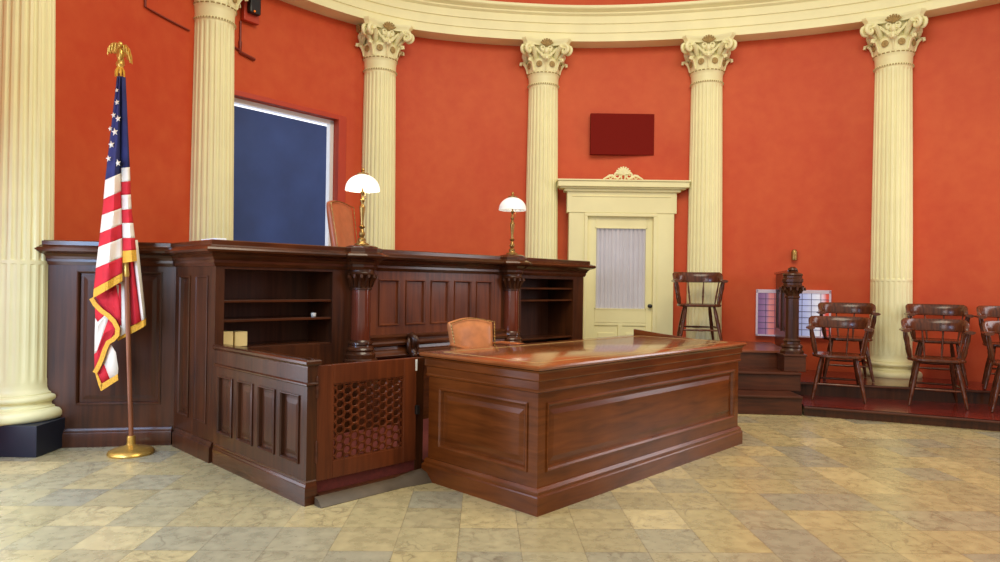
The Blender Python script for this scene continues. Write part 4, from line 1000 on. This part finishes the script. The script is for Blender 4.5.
# ------------------------------------------------------------------ captain's chairs
def make_chair():
    r=thing('captain_chair',(0,0,0))
    s=MB(); out=[]
    for k in range(28):
        a=2*PI*k/28; ca,sa=math.cos(a),math.sin(a)
        x=math.copysign(abs(ca)**.55,ca)*.272; y=math.copysign(abs(sa)**.6,sa)*.24
        out.append((x*(1-.08*(y>0)*abs(y)/.24),y-.01))
    lv=[(.90,.457),(.985,.465),(1.0,.477),(.985,.489),(.93,.494),(.6,.483),(.2,.477)]
    vs=[(x*k_,y*k_,z) for k_,z in lv for x,y in out]; n=28; fs=[]
    for j in range(len(lv)-1):
        for i in range(n): fs.append((j*n+i,j*n+(i+1)%n,(j+1)*n+(i+1)%n,(j+1)*n+i))
    fs+=[tuple(range(n))[::-1],tuple((len(lv)-1)*n+i for i in range(n))]
    s.add(vs,fs); s.build('seat',M['chair'],r,smooth=50)
    tops=[(-.175,-.15),(.175,-.15),(-.16,.14),(.16,.14)]; bots=[(-.262,-.225),(.262,-.225),(-.235,.27),(.235,.27)]
    def lp_(k,z): 
        u=(.45-z)/.45; return Vector((tops[k][0]+(bots[k][0]-tops[k][0])*u, tops[k][1]+(bots[k][1]-tops[k][1])*u, z))
    for k in range(4):
        l=MB(); zs=[.467,.44,.40,.34,.30,.29,.28,.24,.17,.12,.11,.1,.06,.0]; rr=[.014,.017,.021,.024,.022,.025,.021,.024,.022,.019,.022,.018,.017,.014]
        l.tube([lp_(k,z) for z in zs],rr,12); l.build('leg',M['chair'],r,smooth=50)
    for a,b,z in ((0,1,.17),(2,3,.19),(0,2,.2),(1,3,.2)):
        p,q=lp_(a,z),lp_(b,z); t=MB(); t.tube([p.lerp(q,u) for u in (0,.15,.4,.5,.6,.85,1)],[.008,.011,.013,.016,.013,.011,.008],10); t.build('stretcher',M['chair'],r,smooth=50)
    # bow: arms and back rail in one bent piece
    def bow(th):  # th -1..1 from left arm tip round the back to the right tip
        a=PI*(1+abs(th))/2
        if abs(th)>.55:
            f=(abs(th)-.55)/.45; x=.30-.012*f; y=.10-.30*f
        else:
            ph=th/.55*PI/2; x=abs(.30*math.sin(ph)); y=.10+.17*math.cos(ph)
        return Vector((math.copysign(x,th),y,.775+.004*abs(th)))
    b=MB(); N_b=48; pts=[bow(-1+2*k/N_b) for k in range(N_b+1)]
    w=[.044 if k in(0,N_b) else .05 if k in (1,2,N_b-1,N_b-2) else (.042 if abs(-1+2*k/N_b)>.55 else .032) for k in range(N_b+1)]
    b.tube(pts,w,8,flat=.42,up=(0,0,1)); b.build('arm_rail',M['chair'],r,smooth=40)
    c=MB(); vs=[]; fs=[]; nn_=24
    for k in range(nn_+1):
        th=-.62+1.24*k/nn_; p=bow(th); e=Vector((p.x,p.y-.08,0)).normalized(); f=min(1,(1-abs(th)/.62)*2.8); hgt=.012+.106*math.sin(f*PI/2)
        for o_,z in ((-.022,.78),(-.03,.78+hgt*.5),(-.016,.78+hgt*.92),(-.004,.78+hgt),(.012,.78+hgt*.92),(.004,.78+hgt*.5),(.018,.78)):
            vs.append(Vector((p.x,p.y,0))+e*(o_+.012*(z-.78)/.1)+Vector((0,0,z)))
    for k in range(nn_):
        for j in range(7): fs.append((k*7+j,k*7+(j+1)%7,(k+1)*7+(j+1)%7,(k+1)*7+j))
    fs+=[tuple(range(7))[::-1],tuple(nn_*7+j for j in range(7))]
    c.add(vs,fs); c.build('crest_rail',M['chair'],r,smooth=45)
    for th in (-.42,-.12,.12,.42):
        q=bow(th); p=Vector((q.x*.80,min(.20,q.y*.74),.485)); t=MB(); t.tube([p.lerp(q,u) for u in (0,.2,.35,.42,.5,.8,1)],[.008,.011,.014,.010,.013,.009,.007],10); t.build('spindle',M['chair'],r,smooth=50)
    for th in (-.66,.66,-.90,.90):
        q=bow(th); p=Vector((q.x*.83,q.y*.9+(.03 if abs(th)>.8 else 0),.485)); t=MB(); t.tube([p.lerp(q,u) for u in (0,.12,.3,.4,.45,.5,.7,.9,1)],[.011,.017,.022,.016,.02,.016,.021,.014,.011],10); t.build('arm_post',M['chair'],r,smooth=50)
    return r
ch=make_chair(); first=True
SPOTS=[((3.72,7.45),.10,-26,'dark wooden captain chair in the front row, nearest the stair post','front row of captain chairs'),
 ((4.60,7.17),.10,-26,'dark wooden captain chair in the front row, right of the last column','front row of captain chairs'),
 ((5.22,6.80),.10,-30,'dark wooden captain chair in the front row, cut off by the right edge','front row of captain chairs'),
 ((4.10,8.02),.245,-22,'dark wooden captain chair in the back row, between the post and the last column','back row of captain chairs'),
 ((5.05,7.84),.245,-25,'dark wooden captain chair in the back row, just right of the last column','back row of captain chairs'),
 ((5.54,7.35),.245,-30,'dark wooden captain chair in the back row, cut off by the right edge','back row of captain chairs'),
 ((2.49,8.52),.60,-8,'dark wooden captain chair alone on the stair platform, right of the door',None)]
for (p,z,rz,lab,g) in SPOTS:
    o=ch if first else copy_tree(ch); first=False
    if 'group' in o: del o['group']
    o.location=v3(p,z+.006); o.rotation_euler=(0,0,R(rz)); o.scale=(.97,.97,.99); tag(o,lab,'chair',g)

# ------------------------------------------------------------------ camera and light
cam=bpy.data.cameras.new('camera'); co=bpy.data.objects.new('camera',cam); COL.objects.link(co)
cam.sensor_width=36; cam.lens=24.48; cam.clip_start=.05; cam.clip_end=100
pit,rol=R(-.3),R(.8)
right=Vector((math.cos(rol),math.sin(rol)*math.sin(pit)*1,math.sin(rol)*math.cos(pit)))
down=Vector((math.sin(rol),-math.cos(rol)*math.sin(pit),-math.cos(rol)*math.cos(pit)))
fwd=Vector((0,math.cos(pit),-math.sin(pit)))
rot=Matrix((right,-down,-fwd)).transposed()
co.matrix_world=Matrix.Translation((0,0,1.3)) @ rot.to_4x4()
S.camera=co

w=bpy.data.worlds.new('world'); S.world=w; w.use_nodes=True
bg=w.node_tree.nodes['Background']; bg.inputs['Color'].default_value=(1.0,.965,.89,1); bg.inputs['Strength'].default_value=.66
def area(name,loc,target,sx,sy,power,col):
    l=bpy.data.lights.new(name,'AREA'); l.shape='RECTANGLE'; l.size=sx; l.size_y=sy; l.energy=power; l.color=col
    o=bpy.data.objects.new(name,l); COL.objects.link(o); o.location=loc
    o.rotation_euler=(Vector(target)-Vector(loc)).to_track_quat('-Z','Y').to_euler(); return o
area('window_light_left',(-3.5,2.7,1.7),(-1.7,3.5,0),1.2,1.6,120,(.36,.62,1))
area('window_light_side',(-3.55,4.15,1.35),(1,4.15,1.2),1.2,2.4,34,(.74,.86,1))
area('window_light_front',(-3.2,-1.5,2.6),(0,4,.6),1.8,2.8,90,(.9,.94,1))
area('window_light_right',(6.55,6.3,2.4),(1.5,5.0,1.0),1.5,2.6,70,(.9,.95,1))
area('overhead_light',(1.4,3.6,5.8),(1.4,5.2,0),3.5,3.5,290,(1,.88,.66))  # added unseen overhead lamp that warms and brightens the upper wall
for u in (1.225,3.10):
    c=F+vb*u+nf*.03; l=bpy.data.lights.new('lamp_bulb','POINT'); l.energy=3 if u<2 else .5; l.color=(1,.85,.6); l.shadow_soft_size=.03; l.specular_factor=0
    o=bpy.data.objects.new('lamp_bulb',l); COL.objects.link(o); o.location=v3(c,1.6135+.44)
S.view_settings.view_transform='Standard'; S.view_settings.look='None'; S.view_settings.exposure=0; S.view_settings.gamma=1
